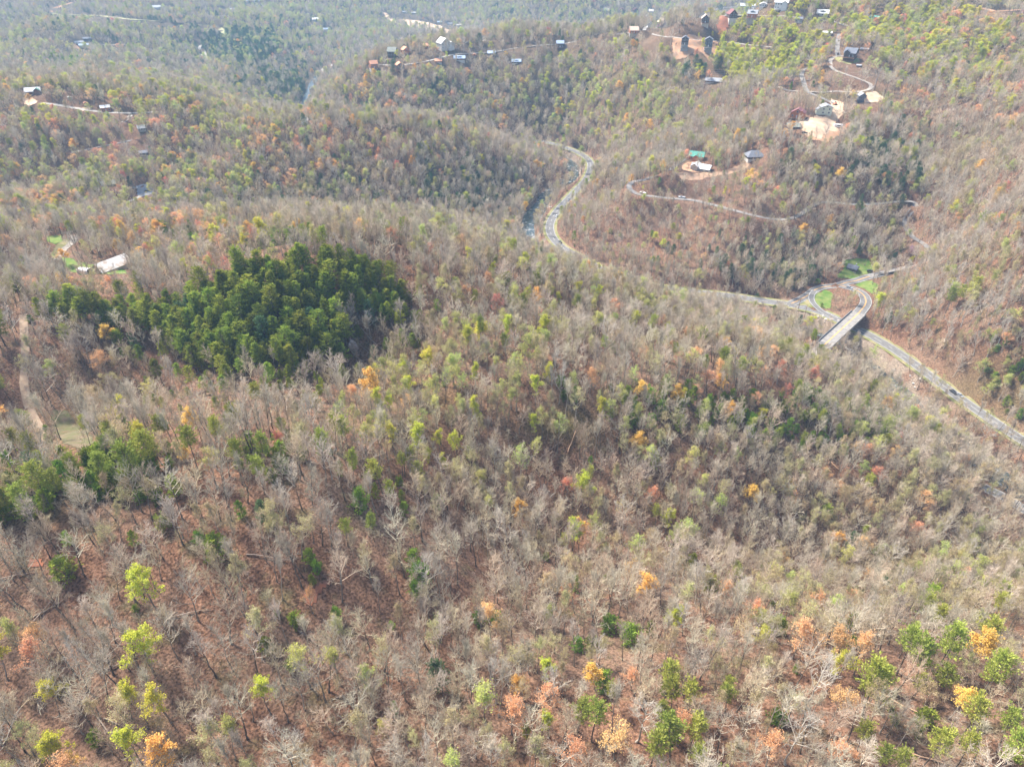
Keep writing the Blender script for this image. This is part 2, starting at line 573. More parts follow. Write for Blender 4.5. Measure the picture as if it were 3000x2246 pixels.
# the wide junction part of the loop with its orange centre line
JL = LOOP[:14]
JZ = [8.05, 9, 9.6, 10.2, 11, 11.6, 12.4, 13.4, 14.2, 15, 15.6, 16.4, 18, 19.5]
road('junction_road', JL, 7.4, 'grey curved junction road with an orange centre line beside the lawn', zz=JZ, marks='centre', lift=0.02)
road('junction_ramp', [(2387,851),(2379,862),(2377,875),(2383,888),(2394,900),(2407,911),(2428,923),(2450,934)], 4.6, 'pale one lane ramp curving off the junction down to the highway',
     zz=[10.2, 9.9, 9.5, 9.1, 8.7, 8.3, 8.05, 8.04], marks='edge', lift=0.03)
APP = [(2462,836),(2490,843),(2514,852),(2530,864),(2537,880),(2534,893),(2524,907), BRIDGE_A]
road('bridge_approach_road', APP, 8.0, 'grey approach road curving round to the bridge deck', zz=[12.7, 13.4, 14.2, 14.8, 15, 15, 15, 15], marks='centre', lift=0.04)
road('bridge_exit_road', [BRIDGE_B, (2398,1024),(2370,1035),(2335,1020),(2305,1000)], 7.0, 'pale road leaving the near end of the bridge', zz=[15, 15, 15.5, 17, 18], marks=None, material='concrete')
hw = roads[0]['path']
# cut the highway back to its own level where the approach banks would cover it
carve(hw, 6.0, 3.0)
bA, bB = at_z(*BRIDGE_A, BZ), at_z(*BRIDGE_B, BZ)
kb = np.linspace(0, 1, 30)[:, None]

road('gravel_lane', [(2461,98),(2457,112),(2454,123),(2453,140),(2454,159),(2456,166)], 5.0, 'pale straight lane with wheel tracks dropping to the dark log house', material='asphalt_old')
road('hairpin_lane', [(2478,167),(2462,164),(2450,165),(2438,171),(2432,180),(2434,196),(2441,204),(2454,210),(2472,216),(2490,221),(2508,228),(2526,236),(2545,244),(2553,252),(2548,261),(2532,267),(2511,270),(2480,270),(2450,268),(2417,270),(2390,270),(2363,268),(2336,268),(2309,266),(2295,261),(2283,254)],
     4.2, 'pale gravel lane looping below the dark log house', material='gravel', sm=4)
road('hill_lane', [(2367,197),(2354,205),(2348,216),(2350,228),(2355,243),(2361,262),(2372,272),(2388,279),(2412,290),(2436,301),(2452,309)], 4.8, 'pale lane running downhill to the building site', material='asphalt_old', sm=4)
road('ridge_lane', [(1112,190),(1150,192),(1185,190),(1220,185),(1257,178),(1295,168),(1330,160),(1370,157),(1402,157),(1440,153),(1475,148),(1500,143),(1550,137),(1572,134),(1620,131),(1656,129),(1700,119),(1754,109),(1790,103),(1826,98),(1860,94),(1884,94),(1917,102),(1945,107),(1971,110),(2025,116),(2080,120),(2115,123),(2152,127),(2200,133),(2261,139)],
     5.0, 'pale lane following the ridge past the log cabins', material='concrete', sm=5)
road('summit_lane', [(1884,94),(1890,84),(1900,76),(1925,72)], 4.5, 'short pale spur climbing to the dark cabin', material='concrete', sm=3)
road('crest_lane', [(2062,40),(2075,35),(2095,29),(2116,25),(2145,22),(2170,21),(2220,25),(2260,29)], 6.0, 'pale lane rounding the bare crest to the white buildings', material='concrete', sm=3)
road('upper_terrace_lane', [(2120,46),(2152,45),(2200,46),(2250,47),(2300,47),(2327,51),(2381,56),(2420,61),(2454,67),(2470,72),(2483,77)], 5.0, 'pale lane above the chalet cabins', material='concrete', sm=3)
road('ridge_spur_lane', [(1400,120),(1422,118),(1445,118)], 6.0, 'wide pale lane ending behind the yellow green trees', material='gravel', zz=[99, 99, 99])
road('farm_driveway', [(217,690),(216,702),(203,717),(188,731),(176,748),(167,760)], 4.0, 'pale driveway descending to the white warehouse lawn', material='gravel', sm=3)
road('forest_track', [(66,920),(69,949),(72,1000),(72,1030),(74,1075),(70,1118),(78,1160),(87,1195),(100,1225),(116,1255),(134,1290)], 3.4, 'narrow leaf covered track through the bare wood', material='dirt_track', sm=5, shoulder=4)
road('cabin_lane', [(120,303),(145,304),(174,308),(205,314),(232,319),(270,325),(326,330),(384,331),(430,331),(464,328)], 5.5, 'pale lane past the cabins on the hazy ridge', material='concrete', sm=4)
road('cabin_side_lane', [(384,336),(372,350),(359,362)], 4.0, 'short pale side lane below the cabins', material='concrete', sm=2)
road('woods_lane', [(210,449),(235,443),(261,438),(295,430),(326,424),(355,418),(384,411)], 5.0, 'grey lane crossing the wooded slope', material='asphalt_old', sm=4)
road('parking_lane', [(355,600),(380,590),(409,578),(425,566)], 4.0, 'grey lane leading to the parking place in the wood', material='concrete', sm=2)
road('pipeline_track', [(152,40),(200,43),(290,47),(370,56),(453,63),(540,70),(616,76),(635,79),(645,85),(655,96),(663,105)], 11.0, 'pale grassy strip crossing the far hazy hill', material='dry_grass', sm=4)
road('far_hill_track', [(145,36),(160,26),(181,18),(200,11),(221,5)], 12.0, 'tan earth track climbing the far hill', material='clay', sm=3)
road('far_valley_road', [(592,132),(581,138),(582,144),(594,152),(598,162),(600,176)], 12.0, 'pale road bend seen in the far valley', material='concrete', sm=2)
road('far_farm_lane', [(206,122),(215,132),(232,146),(262,151)], 9.0, 'tan lane round the far farmhouses', material='clay', sm=2)
road('far_field_lane', [(290,134),(325,133),(362,132),(400,137),(436,144),(464,149)], 7.0, 'pale lane along the far field', material='gravel', sm=3)
road('far_ridge_lane', [(453,27),(500,29),(580,31),(630,34),(681,34)], 8.0, 'pale lane on the farthest hill', material='gravel', sm=3)
road('far_river_road', [(975,189),(962,196),(948,204),(936,212)], 10.0, 'pale road bend above the far river', material='concrete', sm=2)
road('riverside_road', [(902,333),(899,345),(892,356),(890,368)], 6.0, 'grey road beside the far river', material='asphalt_old', sm=2)
road('lower_road', [(2880,1425),(2910,1440),(2943,1456),(2975,1475),(3010,1497),(3080,1540)], 7.0, 'grey road hidden among bare trees beside the lower river', z=6.0, marks='dash')
road('far_east_track', [(2860,22),(2890,28),(2915,33),(2950,32),(3000,28)], 7.0, 'orange earth track on the far wooded hill', material='clay', sm=3)
road('slope_track', [(2065,84),(2068,96)], 4, 'short earth track', material='clay') if False else None

for r_ in roads:
    if r_['name'] in ('loop_road', 'junction_road', 'junction_ramp', 'bridge_approach_road', 'highway'):
        carve(r_['path'], r_['width'] / 2 + 0.6, 2.0, drop=0.3)
# ------------------------------------------------------------------ yards, lawns and bare earth
PATCHES = [
 ('lawn', [(2418,851),(2398,858),(2386,868),(2386,884),(2398,899),(2420,906),(2431,904),(2436,880),(2440,862)], 'lawn', 'bright green lawn inside the junction bend'),
 ('lawn', [(2470,765),(2500,757),(2545,762),(2560,790),(2540,803),(2500,816),(2456,816),(2452,806),(2470,790)], 'lawn', 'bright green lawn round the small dark house'),
 ('lawn', [(2500,835),(2530,824),(2556,822),(2572,835),(2575,862),(2552,860),(2530,846)], 'lawn', 'green grass patch beside the bridge approach'),
 ('verge_grass', [(2330,892),(2352,882),(2368,878),(2376,890),(2388,903),(2368,900)], 'verge', 'dull grass triangle between highway and ramp'),
 ('lawn', [(180,752),(215,760),(254,775),(290,780),(292,792),(286,802),(236,806),(200,795),(183,770)], 'lawn', 'green lawn round the carport and white warehouse'),
 ('lawn', [(290,780),(330,765),(365,790),(372,802),(330,806),(286,802)], 'lawn', 'green grass under the white warehouse'),
 ('lawn', [(140,692),(182,690),(184,708),(160,716),(142,708)], 'lawn', 'small green lawn above the farm driveway'),
 ('verge_grass', [(165,715),(200,700),(205,712),(180,735),(160,760),(150,745)], 'verge', 'dry grass bank beside the farm driveway'),
 ('meadow', [(150,1200),(200,1205),(260,1255),(285,1300),(240,1320),(190,1300),(155,1250)], 'meadow', 'pale green meadow in the hollow among bare trees'),
 ('building_yard', [(2432,290),(2472,302),(2468,337),(2446,362),(2490,376),(2486,385),(2432,385),(2403,408),(2356,398),(2341,360),(2392,340),(2410,345),(2438,330)], 'sand', 'pale orange sand of the building site'),
 ('clay_bank', [(2356,398),(2403,408),(2432,385),(2490,385),(2470,396),(2420,420),(2370,410)], 'clay', 'orange clay slope below the building site'),
 ('cabin_yard', [(2535,276),(2570,270),(2590,292),(2560,302),(2530,300)], 'sand', 'pale gravel yard beside the dark narrow cabin'),
 ('clay_bank', [(1970,112),(2090,118),(2110,150),(2110,175),(2080,182),(2060,160),(2040,150),(2010,170),(1975,175),(1968,140)], 'clay', 'orange cleared clay slope round the two dark tall cabins'),
 ('clay_bank', [(2110,45),(2128,42),(2136,70),(2125,95),(2105,100),(2100,80)], 'red_clay', 'rust red clay bank beside the chalet cabin'),
 ('lawn', [(2445,168),(2475,170),(2515,172),(2520,182),(2490,190),(2455,185)], 'verge', 'yellow green grass round the dark log house'),
 ('house_yard', [(1996,488),(2014,476),(2040,472),(2060,500),(2030,505),(2002,500)], 'clay', 'orange bare yard below the green roofed cabin'),
 ('clay_bank', [(1975,505),(2030,512),(2060,506),(2150,492),(2180,480),(2200,478),(2190,492),(2120,512),(2050,530),(2000,530)], 'tan_earth', 'tan earth bank under the hillside driveway'),
 ('far_quarry', [(1156,62),(1178,58),(1221,61),(1250,66),(1278,74),(1300,83),(1348,97),(1344,106),(1300,103),(1257,92),(1210,82),(1170,76)], 'sand', 'white gravel works in the far valley'),
 ('far_quarry', [(1118,38),(1130,40),(1145,55),(1170,70),(1150,66),(1130,52)], 'sand', 'pale track to the far gravel works'),
 ('parking_place', [(400,545),(440,540),(458,545),(445,568),(420,578),(398,570)], 'pavement', 'blue grey parking place among the trees'),
 ('cabin_yard', [(66,286),(90,284),(110,298),(100,308),(72,306)], 'sand', 'white yard beside the red cabin'),
 ('cabin_yard', [(228,318),(262,312),(266,320),(240,326)], 'sand', 'white yard on the hazy ridge'),
 ('clay_bank', [(890,1745),(925,1728),(960,1700),(972,1712),(940,1740),(930,1770),(905,1775)], 'red_clay', 'bare orange soil patch on the leafy slope'),
 ('clay_bank', [(70,1650),(110,1640),(130,1655),(110,1675),(80,1670)], 'red_clay', 'small orange soil patch among the near trees'),
 ('brush_clearing', [(2300,1150+0),(2301,1150),(2301,1151)], 'meadow', 'x'),
 ('cleared_slope', [(2870,10),(2960,2),(3000,0),(3000,24),(2900,26)], 'meadow', 'green strip on the far hill'),
]
PATCHES = [p for p in PATCHES if p[3] != 'x']


def in_poly(x, y, poly):
    inside = np.zeros(np.shape(x), bool)
    n_ = len(poly)
    j = n_ - 1
    for i in range(n_):
        xi, yi = poly[i][0], poly[i][1]
        xj, yj = poly[j][0], poly[j][1]
        c = ((yi > y) != (yj > y)) & (x < (xj - xi) * (y - yi) / (yj - yi + 1e-12) + xi)
        inside ^= c
        j = i
    return inside


# ------------------------------------------------------------------ the ground sheet
PX, PY, PD = project(GX, GY, GZ)


def blob(px, py, cx, cy, rx, ry):
    return np.exp(-(((px - cx) / rx) ** 2 + ((py - cy) / ry) ** 2))


cover = np.zeros(GX.shape + (4,), np.float32)
cover[..., 3] = 1
inf = PY > -300
ol = np.zeros(GX.shape)
for b in [(2930,1150,140,90),(2700,1650,260,60),(1900,230,160,60),(650,655,200,22),(230,1240,130,60),(900,650,260,20),(1700,1240,160,50),(1200,1180,140,80),(60,1480,120,60),(2560,280,60,14),(2430,285,70,12)]:
    ol += 0.75 * blob(PX, PY, *b)
cover[..., 0] = np.clip(ol * (0.7 + 0.3 * N2(GX, GY)), 0, 0.85)
dr = np.full(GX.shape, 1e9)
for p in np.vstack([river[::2], river2]):
    m_ = (abs(GX - p[0]) < 24) & (abs(GY - p[1]) < 24)
    dr[m_] = np.minimum(dr[m_], np.hypot(GX[m_] - p[0], GY[m_] - p[1]))
cover[..., 1] = np.clip((11 - dr + 3 * N3(GX, GY)) / 5, 0, 0.9)
cover[..., 2] = np.clip((np.hypot(GX, GY) - 700) / 500, 0, 0.9)
ny, nx = GX.shape
idx = np.arange(nx * ny).reshape(ny, nx)
F = np.stack([idx[:-1, :-1], idx[:-1, 1:], idx[1:, 1:], idx[1:, :-1]], -1).reshape(-1, 4)
me = np_mesh('ground', np.stack([GX, GY, GZ], -1).reshape(-1, 3), F, [ground_material()], smooth=True)
ca = me.color_attributes.new('cover', 'FLOAT_COLOR', 'POINT')
ca.data.foreach_set('color', cover.reshape(-1).astype(np.float32))
tag(link('ground', me), kind='structure', label='brown leaf covered hills and hollows under the wood')

mat('asphalt', (0.135, 0.13, 0.128), (0.19, 0.185, 0.18), scale=0.5, rough=0.9, coord='Object')
mat('asphalt_old', (0.19, 0.18, 0.17), (0.27, 0.25, 0.235), scale=0.4, rough=0.9)
mat('concrete', (0.32, 0.30, 0.27), (0.42, 0.39, 0.35), scale=0.4, rough=0.9)
mat('gravel', (0.30, 0.265, 0.23), (0.42, 0.375, 0.325), scale=0.6, rough=0.95, bump=0.4)
mat('dirt_track', (0.25, 0.18, 0.13), (0.33, 0.25, 0.18), scale=0.5, rough=0.95, bump=0.4)
mat('dry_grass', (0.36, 0.34, 0.19), (0.28, 0.29, 0.14), scale=0.1, rough=0.95)
mat('clay', (0.50, 0.28, 0.16), (0.40, 0.26, 0.17), scale=0.25, rough=0.95, bump=0.4)
mat('red_clay', (0.34, 0.135, 0.075), (0.25, 0.12, 0.08), scale=0.35, rough=0.95, bump=0.4)
mat('tan_earth', (0.42, 0.27, 0.18), (0.30, 0.20, 0.13), scale=0.25, rough=0.95, bump=0.4)
mat('sand', (0.62, 0.47, 0.34), (0.50, 0.34, 0.22), scale=0.12, rough=0.95, bump=0.3)
mat('lawn', (0.085, 0.165, 0.028), (0.19, 0.22, 0.07), scale=0.22, rough=0.95, bump=0.5)
mat('verge', (0.17, 0.19, 0.06), (0.30, 0.25, 0.14), scale=0.3, rough=0.95, bump=0.5)
mat('meadow', (0.11, 0.115, 0.05), (0.17, 0.13, 0.085), scale=0.3, rough=0.95, bump=0.5)
mat('pavement', (0.26, 0.28, 0.32), (0.34, 0.36, 0.40), scale=0.2, rough=0.9)
mat('line_white', (0.55, 0.55, 0.53), (0.42, 0.42, 0.40), scale=1.0)
mat('line_orange', (0.75, 0.40, 0.08), (0.65, 0.36, 0.10), scale=1.0)


def normals2(c):
    t = np.gradient(c[:, :2], axis=0)
    t /= np.linalg.norm(t, axis=1)[:, None] + 1e-9
    return np.stack([-t[:, 1], t[:, 0]], 1)


def ribbon(c, o0, o1, lift, cols=1):
    nrm = normals2(c)
    rows = []
    for k in range(cols + 1):
        o = np.asarray(o0 + (o1 - o0) * k / cols)
        q = c.copy()
        q[:, :2] += nrm * (o[:, None] if o.ndim else o)
        q[:, 2] += lift
        rows.append(q)
    V = np.stack(rows, 1)
    n_ = len(c)
    id_ = np.arange(n_ * (cols + 1)).reshape(n_, cols + 1)
    F_ = np.stack([id_[:-1, :-1], id_[1:, :-1], id_[1:, 1:], id_[:-1, 1:]], -1).reshape(-1, 4)
    return V.reshape(-1, 3), F_


def markings(c, marks, width, lift):
    out = []
    L_ = np.concatenate([[0], np.cumsum(np.linalg.norm(np.diff(c[:, :2], axis=0), axis=1))])
    if marks in ('dash', 'edge'):
        for s in (-1, 1):
            o = s * (width / 2 - 0.45)
            out.append(('line_white', ribbon(c, o - 0.13, o + 0.13, lift)))
    if marks == 'dash':
        V, F_ = ribbon(c, -0.12, 0.12, lift)
        keep = (np.floor(L_[:-1] / 6).astype(int) % 2) == 0
        out.append(('line_white', (V, F_[keep])))
    if marks == 'centre':
        out.append(('line_orange', ribbon(c, -0.32, -0.10, lift)))
        out.append(('line_orange', ribbon(c, 0.10, 0.32, lift)))
        for s in (-1, 1):
            o = s * (width / 2 - 0.4)
            out.append(('line_white', ribbon(c, o - 0.1, o + 0.1, lift)))
    return out


for r in roads:
    c = r['path']
    if r['verge']:
        vg = r['verge']
        for s in (-1, 1):
            a0, a1 = s * (r['width'] / 2), s * (r['width'] / 2 + vg + 0.8)
            V, F_ = ribbon(c, min(a0, a1), max(a0, a1), -0.08)
            tag(link('verge', np_mesh('verge', V, F_, [MATS['verge']])), kind='structure', label='yellow green grass verge along the highway')
    V, F_ = ribbon(c, -r['width'] / 2, r['width'] / 2, r['lift'], 4)
    o = link(r['name'], np_mesh(r['name'], V, F_, [MATS[r['mat']]]))
    tag(o, kind='structure', label=r['label'])
    for q, (mn, (V, F_)) in enumerate(markings(c, r['marks'], r['width'], r['lift'] + 0.012)):
        link('road_marking', np_mesh('road_marking', V, F_, [MATS[mn]]), o)

for name, poly, mn, label in PATCHES:
    wp = np.array([hit(*p) for p in poly])
    dd = np.hypot(wp[:, 0], wp[:, 1])
    for i in np.nonzero(dd > 1.25 * np.median(dd))[0]:
        wp[i] = at_z(poly[i][0], poly[i][1], np.median(wp[dd <= 1.25 * np.median(dd), 2]))
    st = 0.9 if wp[:, 1].max() < 900 else 3.0
    x0, y0 = wp[:, :2].min(0)
    x1, y1 = wp[:, :2].max(0)
    ax = np.arange(x0 - st, x1 + 2 * st, st)
    ay = np.arange(y0 - st, y1 + 2 * st, st)
    QX, QY = np.meshgrid(ax, ay)
    jx = QX + 0.4 * st * N3(QX * 1.3, QY * 1.3)
    jy = QY + 0.4 * st * N3(QY * 1.3 + 50, QX * 1.3)
    ins = in_poly(jx[:-1, :-1] + st / 2, jy[:-1, :-1] + st / 2, wp)
    id_ = np.arange(QX.size).reshape(QX.shape)
    F_ = np.stack([id_[:-1, :-1], id_[:-1, 1:], id_[1:, 1:], id_[1:, :-1]], -1)[ins].reshape(-1, 4)
    if not len(F_):
        continue
    lift = 0.16 if wp[:, 1].max() < 900 else 0.6
    Z_ = hgt(QX, QY) + lift
    u, inv = np.unique(F_, return_inverse=True)
    V = np.stack([QX.ravel()[u], QY.ravel()[u], Z_.ravel()[u]], 1)
    o = link(name, np_mesh(name, V, inv.reshape(-1, 4), [MATS[mn]], smooth=True))
    tag(o, kind='structure', label=label)


# ------------------------------------------------------------------ river
def river_material():
    m = bpy.data.materials.new('river_water')
    m.use_nodes = True
    nt = m.node_tree
    L = nt.links.new
    bs = nt.nodes['Principled BSDF']
    bs.inputs['Roughness'].default_value = 0.16
    geo = nt.nodes.new('ShaderNodeNewGeometry')
    n1 = nt.nodes.new('ShaderNodeTexNoise')
    n1.inputs['Scale'].default_value = 0.22
    n1.inputs['Detail'].default_value = 6
    n1.inputs['Roughness'].default_value = 0.7
    L(geo.outputs['Position'], n1.inputs['Vector'])
    cr = nt.nodes.new('ShaderNodeValToRGB')
    e = cr.color_ramp.elements
    e[0].position, e[0].color = 0.54, (0.045, 0.065, 0.065, 1)
    e[1].position, e[1].color = 0.72, (0.62, 0.64, 0.66, 1)
    L(n1.outputs[0], cr.inputs[0])
    L(cr.outputs[0], bs.inputs['Base Color'])
    n2 = nt.nodes.new('ShaderNodeTexNoise')
    n2.inputs['Scale'].default_value = 1.6
    L(geo.outputs['Position'], n2.inputs['Vector'])
    bn = nt.nodes.new('ShaderNodeBump')
    bn.inputs['Strength'].default_value = 0.5
    bn.inputs['Distance'].default_value = 0.25
    L(n2.outputs[0], bn.inputs['Height'])
    L(bn.outputs[0], bs.inputs['Normal'])
    return m


wm = river_material()
V, F_ = ribbon(river, -river_w - 0.5, river_w + 0.5, -0.1, 6)
tag(link('river', np_mesh('river', V, F_, [wm], smooth=True)), kind='structure', label='shallow river with white rapids between rocky banks')
V, F_ = ribbon(river2, -5.5, 5.5, -0.1, 4)
tag(link('far_river', np_mesh('far_river', V, F_, [wm], smooth=True)), kind='structure', label='far bend of the river in the deep valley')
# ------------------------------------------------------------------ tree shapes
def prisms(segs, sides=3, mi=0):
    """tapered prisms for an (n,8) array of x0 y0 z0 x1 y1 z1 r0 r1"""
    S = np.asarray(segs, float)
    a, b, r0, r1 = S[:, :3], S[:, 3:6], S[:, 6], S[:, 7]
    d = b - a
    d /= np.linalg.norm(d, axis=1)[:, None] + 1e-9
    ref = np.where(np.abs(d[:, 2:3]) < 0.8, [[0, 0, 1.0]], [[1.0, 0, 0]])
    u = np.cross(d, ref)
    u /= np.linalg.norm(u, axis=1)[:, None]
    w = np.cross(d, u)
    V, k = [], len(S)
    for e, (p, r) in enumerate(((a, r0), (b, r1))):
        for s in range(sides):
            t = 2 * math.pi * s / sides
            V.append(p + (u * math.cos(t) + w * math.sin(t)) * r[:, None])
    V = np.stack(V, 1).reshape(-1, 3)
    base = np.arange(k)[:, None] * 2 * sides
    F = np.concatenate([base + np.array([s, (s + 1) % sides, sides + (s + 1) % sides, sides + s]) for s in range(sides)])
    return V, F


def quads(c, size, rg, flat=0.0, aspect=1.0):
    """small leaf faces at the points c"""
    n_ = len(c)
    nr = rg.normal(size=(n_, 3))
    nr[:, 2] += flat
    nr /= np.linalg.norm(nr, axis=1)[:, None]
    t = np.cross(nr, rg.normal(size=(n_, 3)))
    t /= np.linalg.norm(t, axis=1)[:, None]
    b = np.cross(nr, t)
    s = (size * rg.uniform(0.6, 1.3, n_))[:, None]
    V = np.stack([c - t * s * aspect, c - b * s * 0.7, c + t * s * aspect, c + b * s * 0.7], 1).reshape(-1, 3)
    F = np.arange(n_ * 4).reshape(-1, 4)
    return V, F


def bare_skeleton(seed, h=21.0, cr=4.6, base=0.42, limbs=10, nb=6, nt=5, up=0.6, thick=1.0, lean=0.04, fork=False):
    r = np.random.default_rng(seed)
    trunk, crown, tips = [], [], []
    top = h * 0.86
    n = 9
    ln = r.uniform(-1, 1, 2) * lean * h
    wob = r.normal(0, 0.14, (n + 1, 2)).cumsum(0)
    zz = np.linspace(0, top, n + 1)
    pts = np.stack([ln[0] * (zz / top) ** 1.5 + wob[:, 0], ln[1] * (zz / top) ** 1.5 + wob[:, 1], zz], 1)
    pts[0, :2] = 0
    rad = 0.26 * thick * (1 - 0.82 * (zz / top) ** 0.9)
    rad[0] *= 1.45
    for i in range(n):
        trunk.append([*pts[i], *pts[i + 1], rad[i], rad[i + 1]])

    def at(z):
        return np.array([np.interp(z, zz, pts[:, 0]), np.interp(z, zz, pts[:, 1]), z])

    def chain(p, d, L, r0, r1, k, curve, store, jit=0.12):
        out = [p]
        for j in range(k):
            d = d + np.array([0, 0, curve]) + r.normal(0, jit, 3)
            d = d / np.linalg.norm(d)
            q = out[-1] + d * L / k
            ra, rb = r0 + (r1 - r0) * j / k, r0 + (r1 - r0) * (j + 1) / k
            store.append([*out[-1], *q, ra, rb])
            out.append(q)
        return np.array(out), d

    az = r.uniform(0, 6.28)
    for i in range(limbs + 1):
        f = i / limbs
        z0 = h * (base + (0.84 - base) * f ** 0.9)
        az += 2.4 + r.normal(0, 0.35)
        el = up * (0.95 + 0.75 * f) * r.uniform(0.8, 1.2)
        if i == limbs:
            el, az = 1.4, 0.0
        L_ = cr * (1.25 - 0.35 * f) * r.uniform(0.8, 1.15) * (1.15 if fork and i < 3 else 1)
        d = np.array([math.cos(az) * math.cos(el), math.sin(az) * math.cos(el), math.sin(el)])
        lp, dl = chain(at(z0), d, L_, 0.115 * thick * (1.1 - 0.5 * f), 0.045 * thick, 4, 0.16, crown)
        for j in range(nb):
            t = 0.28 + 0.72 * (j + r.uniform(0.2, 0.8)) / nb
            p = np.array([np.interp(t * 4, range(5), lp[:, c]) for c in range(3)])
            k_ = min(int(t * 4), 3)
            dd = lp[k_ + 1] - lp[k_]
            dd /= np.linalg.norm(dd)
            side = np.cross(dd, r.normal(size=3))
            side /= np.linalg.norm(side)
            bd = dd * 0.65 + side * 0.75 + np.array([0, 0, 0.15])
            bL = L_ * 0.46 * r.uniform(0.7, 1.2) * (1.15 - 0.45 * t)
            bp, db = chain(p, bd / np.linalg.norm(bd), bL, 0.048 * thick, 0.026, 3, 0.14, crown, 0.2)
            for q in range(nt):
                s = 0.25 + 0.75 * (q + r.uniform(0, 1)) / nt
                pp = np.array([np.interp(s * 3, range(4), bp[:, c]) for c in range(3)])
                sd = db * 0.85 + r.normal(0, 0.42, 3) + np.array([0, 0, 0.3])
                sd /= np.linalg.norm(sd)
                tL = r.uniform(0.8, 1.7)
                e = pp + sd * tL
                crown.append([*pp, *e, 0.027, 0.013])
                tips.append(e)
                tips.append(pp + sd * tL * 0.55)
                s2 = sd + r.normal(0, 0.45, 3)
                s2 /= np.linalg.norm(s2)
                mid = pp + sd * tL * 0.45
                e2 = mid + s2 * tL * 0.7
                crown.append([*mid, *e2, 0.020, 0.011])
                tips.append(e2)
    return trunk, crown, np.array(tips)


PROTO = {}      # kind -> list of dict(trunk mesh, crown mesh, joined mesh, height, radius)


def register(kind, trunk_vf, crown_vf, bark, leaf, h, cr, extra=None):
    """trunk_vf, crown_vf: lists of (V, F, material index)"""
    def merge(parts):
        V, Fs, mi, b = [], [], [], 0
        for v, f, m in parts:
            V.append(v)
            Fs.append(np.asarray(f) + b)
            mi.append(np.full(len(f), m))
            b += len(v)
        return np.concatenate(V), Fs, np.concatenate(mi)
    mats_ = [bark] + list(leaf)
    tv, tf, tm = merge(trunk_vf)
    cv, cf, cm = merge(crown_vf)
    jv, jf, jm = merge(trunk_vf + crown_vf)
    PROTO.setdefault(kind, []).append(dict(
        trunk=np_mesh(kind + '_trunk', tv, tf, mats_, tm), crown=np_mesh(kind + '_crown', cv, cf, mats_, cm),
        joined=np_mesh(kind + '_whole', jv, jf, mats_, jm), h=h, cr=cr))


B_bark = mat('bark', (0.20, 0.17, 0.14), (0.32, 0.28, 0.235), scale=1.2, obj_var=0.3)
B_dark = mat('dark_bark', (0.10, 0.082, 0.068), (0.18, 0.15, 0.12), scale=1.2, obj_var=0.25)
B_pale = mat('pale_bark', (0.45, 0.41, 0.35), (0.32, 0.28, 0.23), scale=1.0, obj_var=0.15)
T_grey = mat('grey_twigs', (0.58, 0.505, 0.395), (0.45, 0.385, 0.29), scale=0.6, obj_var=0.30, hue_var=0.02)
T_tan = mat('tan_twigs', (0.60, 0.49, 0.35), (0.46, 0.37, 0.26), scale=0.6, obj_var=0.28, hue_var=0.02)
T_white = mat('white_twigs', (0.60, 0.545, 0.46), (0.48, 0.42, 0.35), scale=0.6, obj_var=0.15)
K_bud = mat('opening_buds', (0.50, 0.46, 0.22), (0.42, 0.36, 0.17), scale=0.8, obj_var=0.20, hue_var=0.035, trans=0.35)
K_pale = mat('pale_green_leaves', (0.54, 0.56, 0.15), (0.43, 0.46, 0.13), scale=0.8, obj_var=0.2, hue_var=0.03, trans=0.4)
K_lime = mat('lime_leaves', (0.66, 0.64, 0.08), (0.52, 0.54, 0.08), scale=0.8, obj_var=0.15, hue_var=0.02, trans=0.45)
K_gold = mat('gold_leaves', (0.85, 0.55, 0.14), (0.70, 0.44, 0.13), scale=0.8, obj_var=0.12, hue_var=0.012, trans=0.35)
K_orange = mat('orange_keys', (0.86, 0.50, 0.24), (0.70, 0.40, 0.20), scale=0.8, obj_var=0.15, hue_var=0.02, trans=0.35)
K_red = mat('red_keys', (0.80, 0.32, 0.22), (0.64, 0.27, 0.19), scale=0.8, obj_var=0.15, hue_var=0.015, trans=0.35)
K_pink = mat('purple_blossom', (0.55, 0.33, 0.50), (0.48, 0.30, 0.42), scale=0.8, obj_var=0.1, trans=0.35)
K_white = mat('white_blossom', (0.75, 0.66, 0.62), (0.62, 0.52, 0.48), scale=0.8, obj_var=0.1, trans=0.35)
G_pine = mat('pine_needles', (0.18, 0.24, 0.03), (0.36, 0.40, 0.065), scale=0.5, obj_var=0.4, hue_var=0.025, trans=0.4)
G_bright = mat('bright_pine_needles', (0.27, 0.32, 0.05), (0.46, 0.47, 0.11), scale=0.5, obj_var=0.25, hue_var=0.02, trans=0.3)
G_hem = mat('hemlock_needles', (0.085, 0.145, 0.065), (0.16, 0.24, 0.10), scale=0.5, obj_var=0.3, hue_var=0.02, trans=0.3)
G_shrub = mat('evergreen_leaves', (0.16, 0.25, 0.035), (0.31, 0.40, 0.06), scale=0.7, obj_var=0.35, hue_var=0.03, trans=0.35)

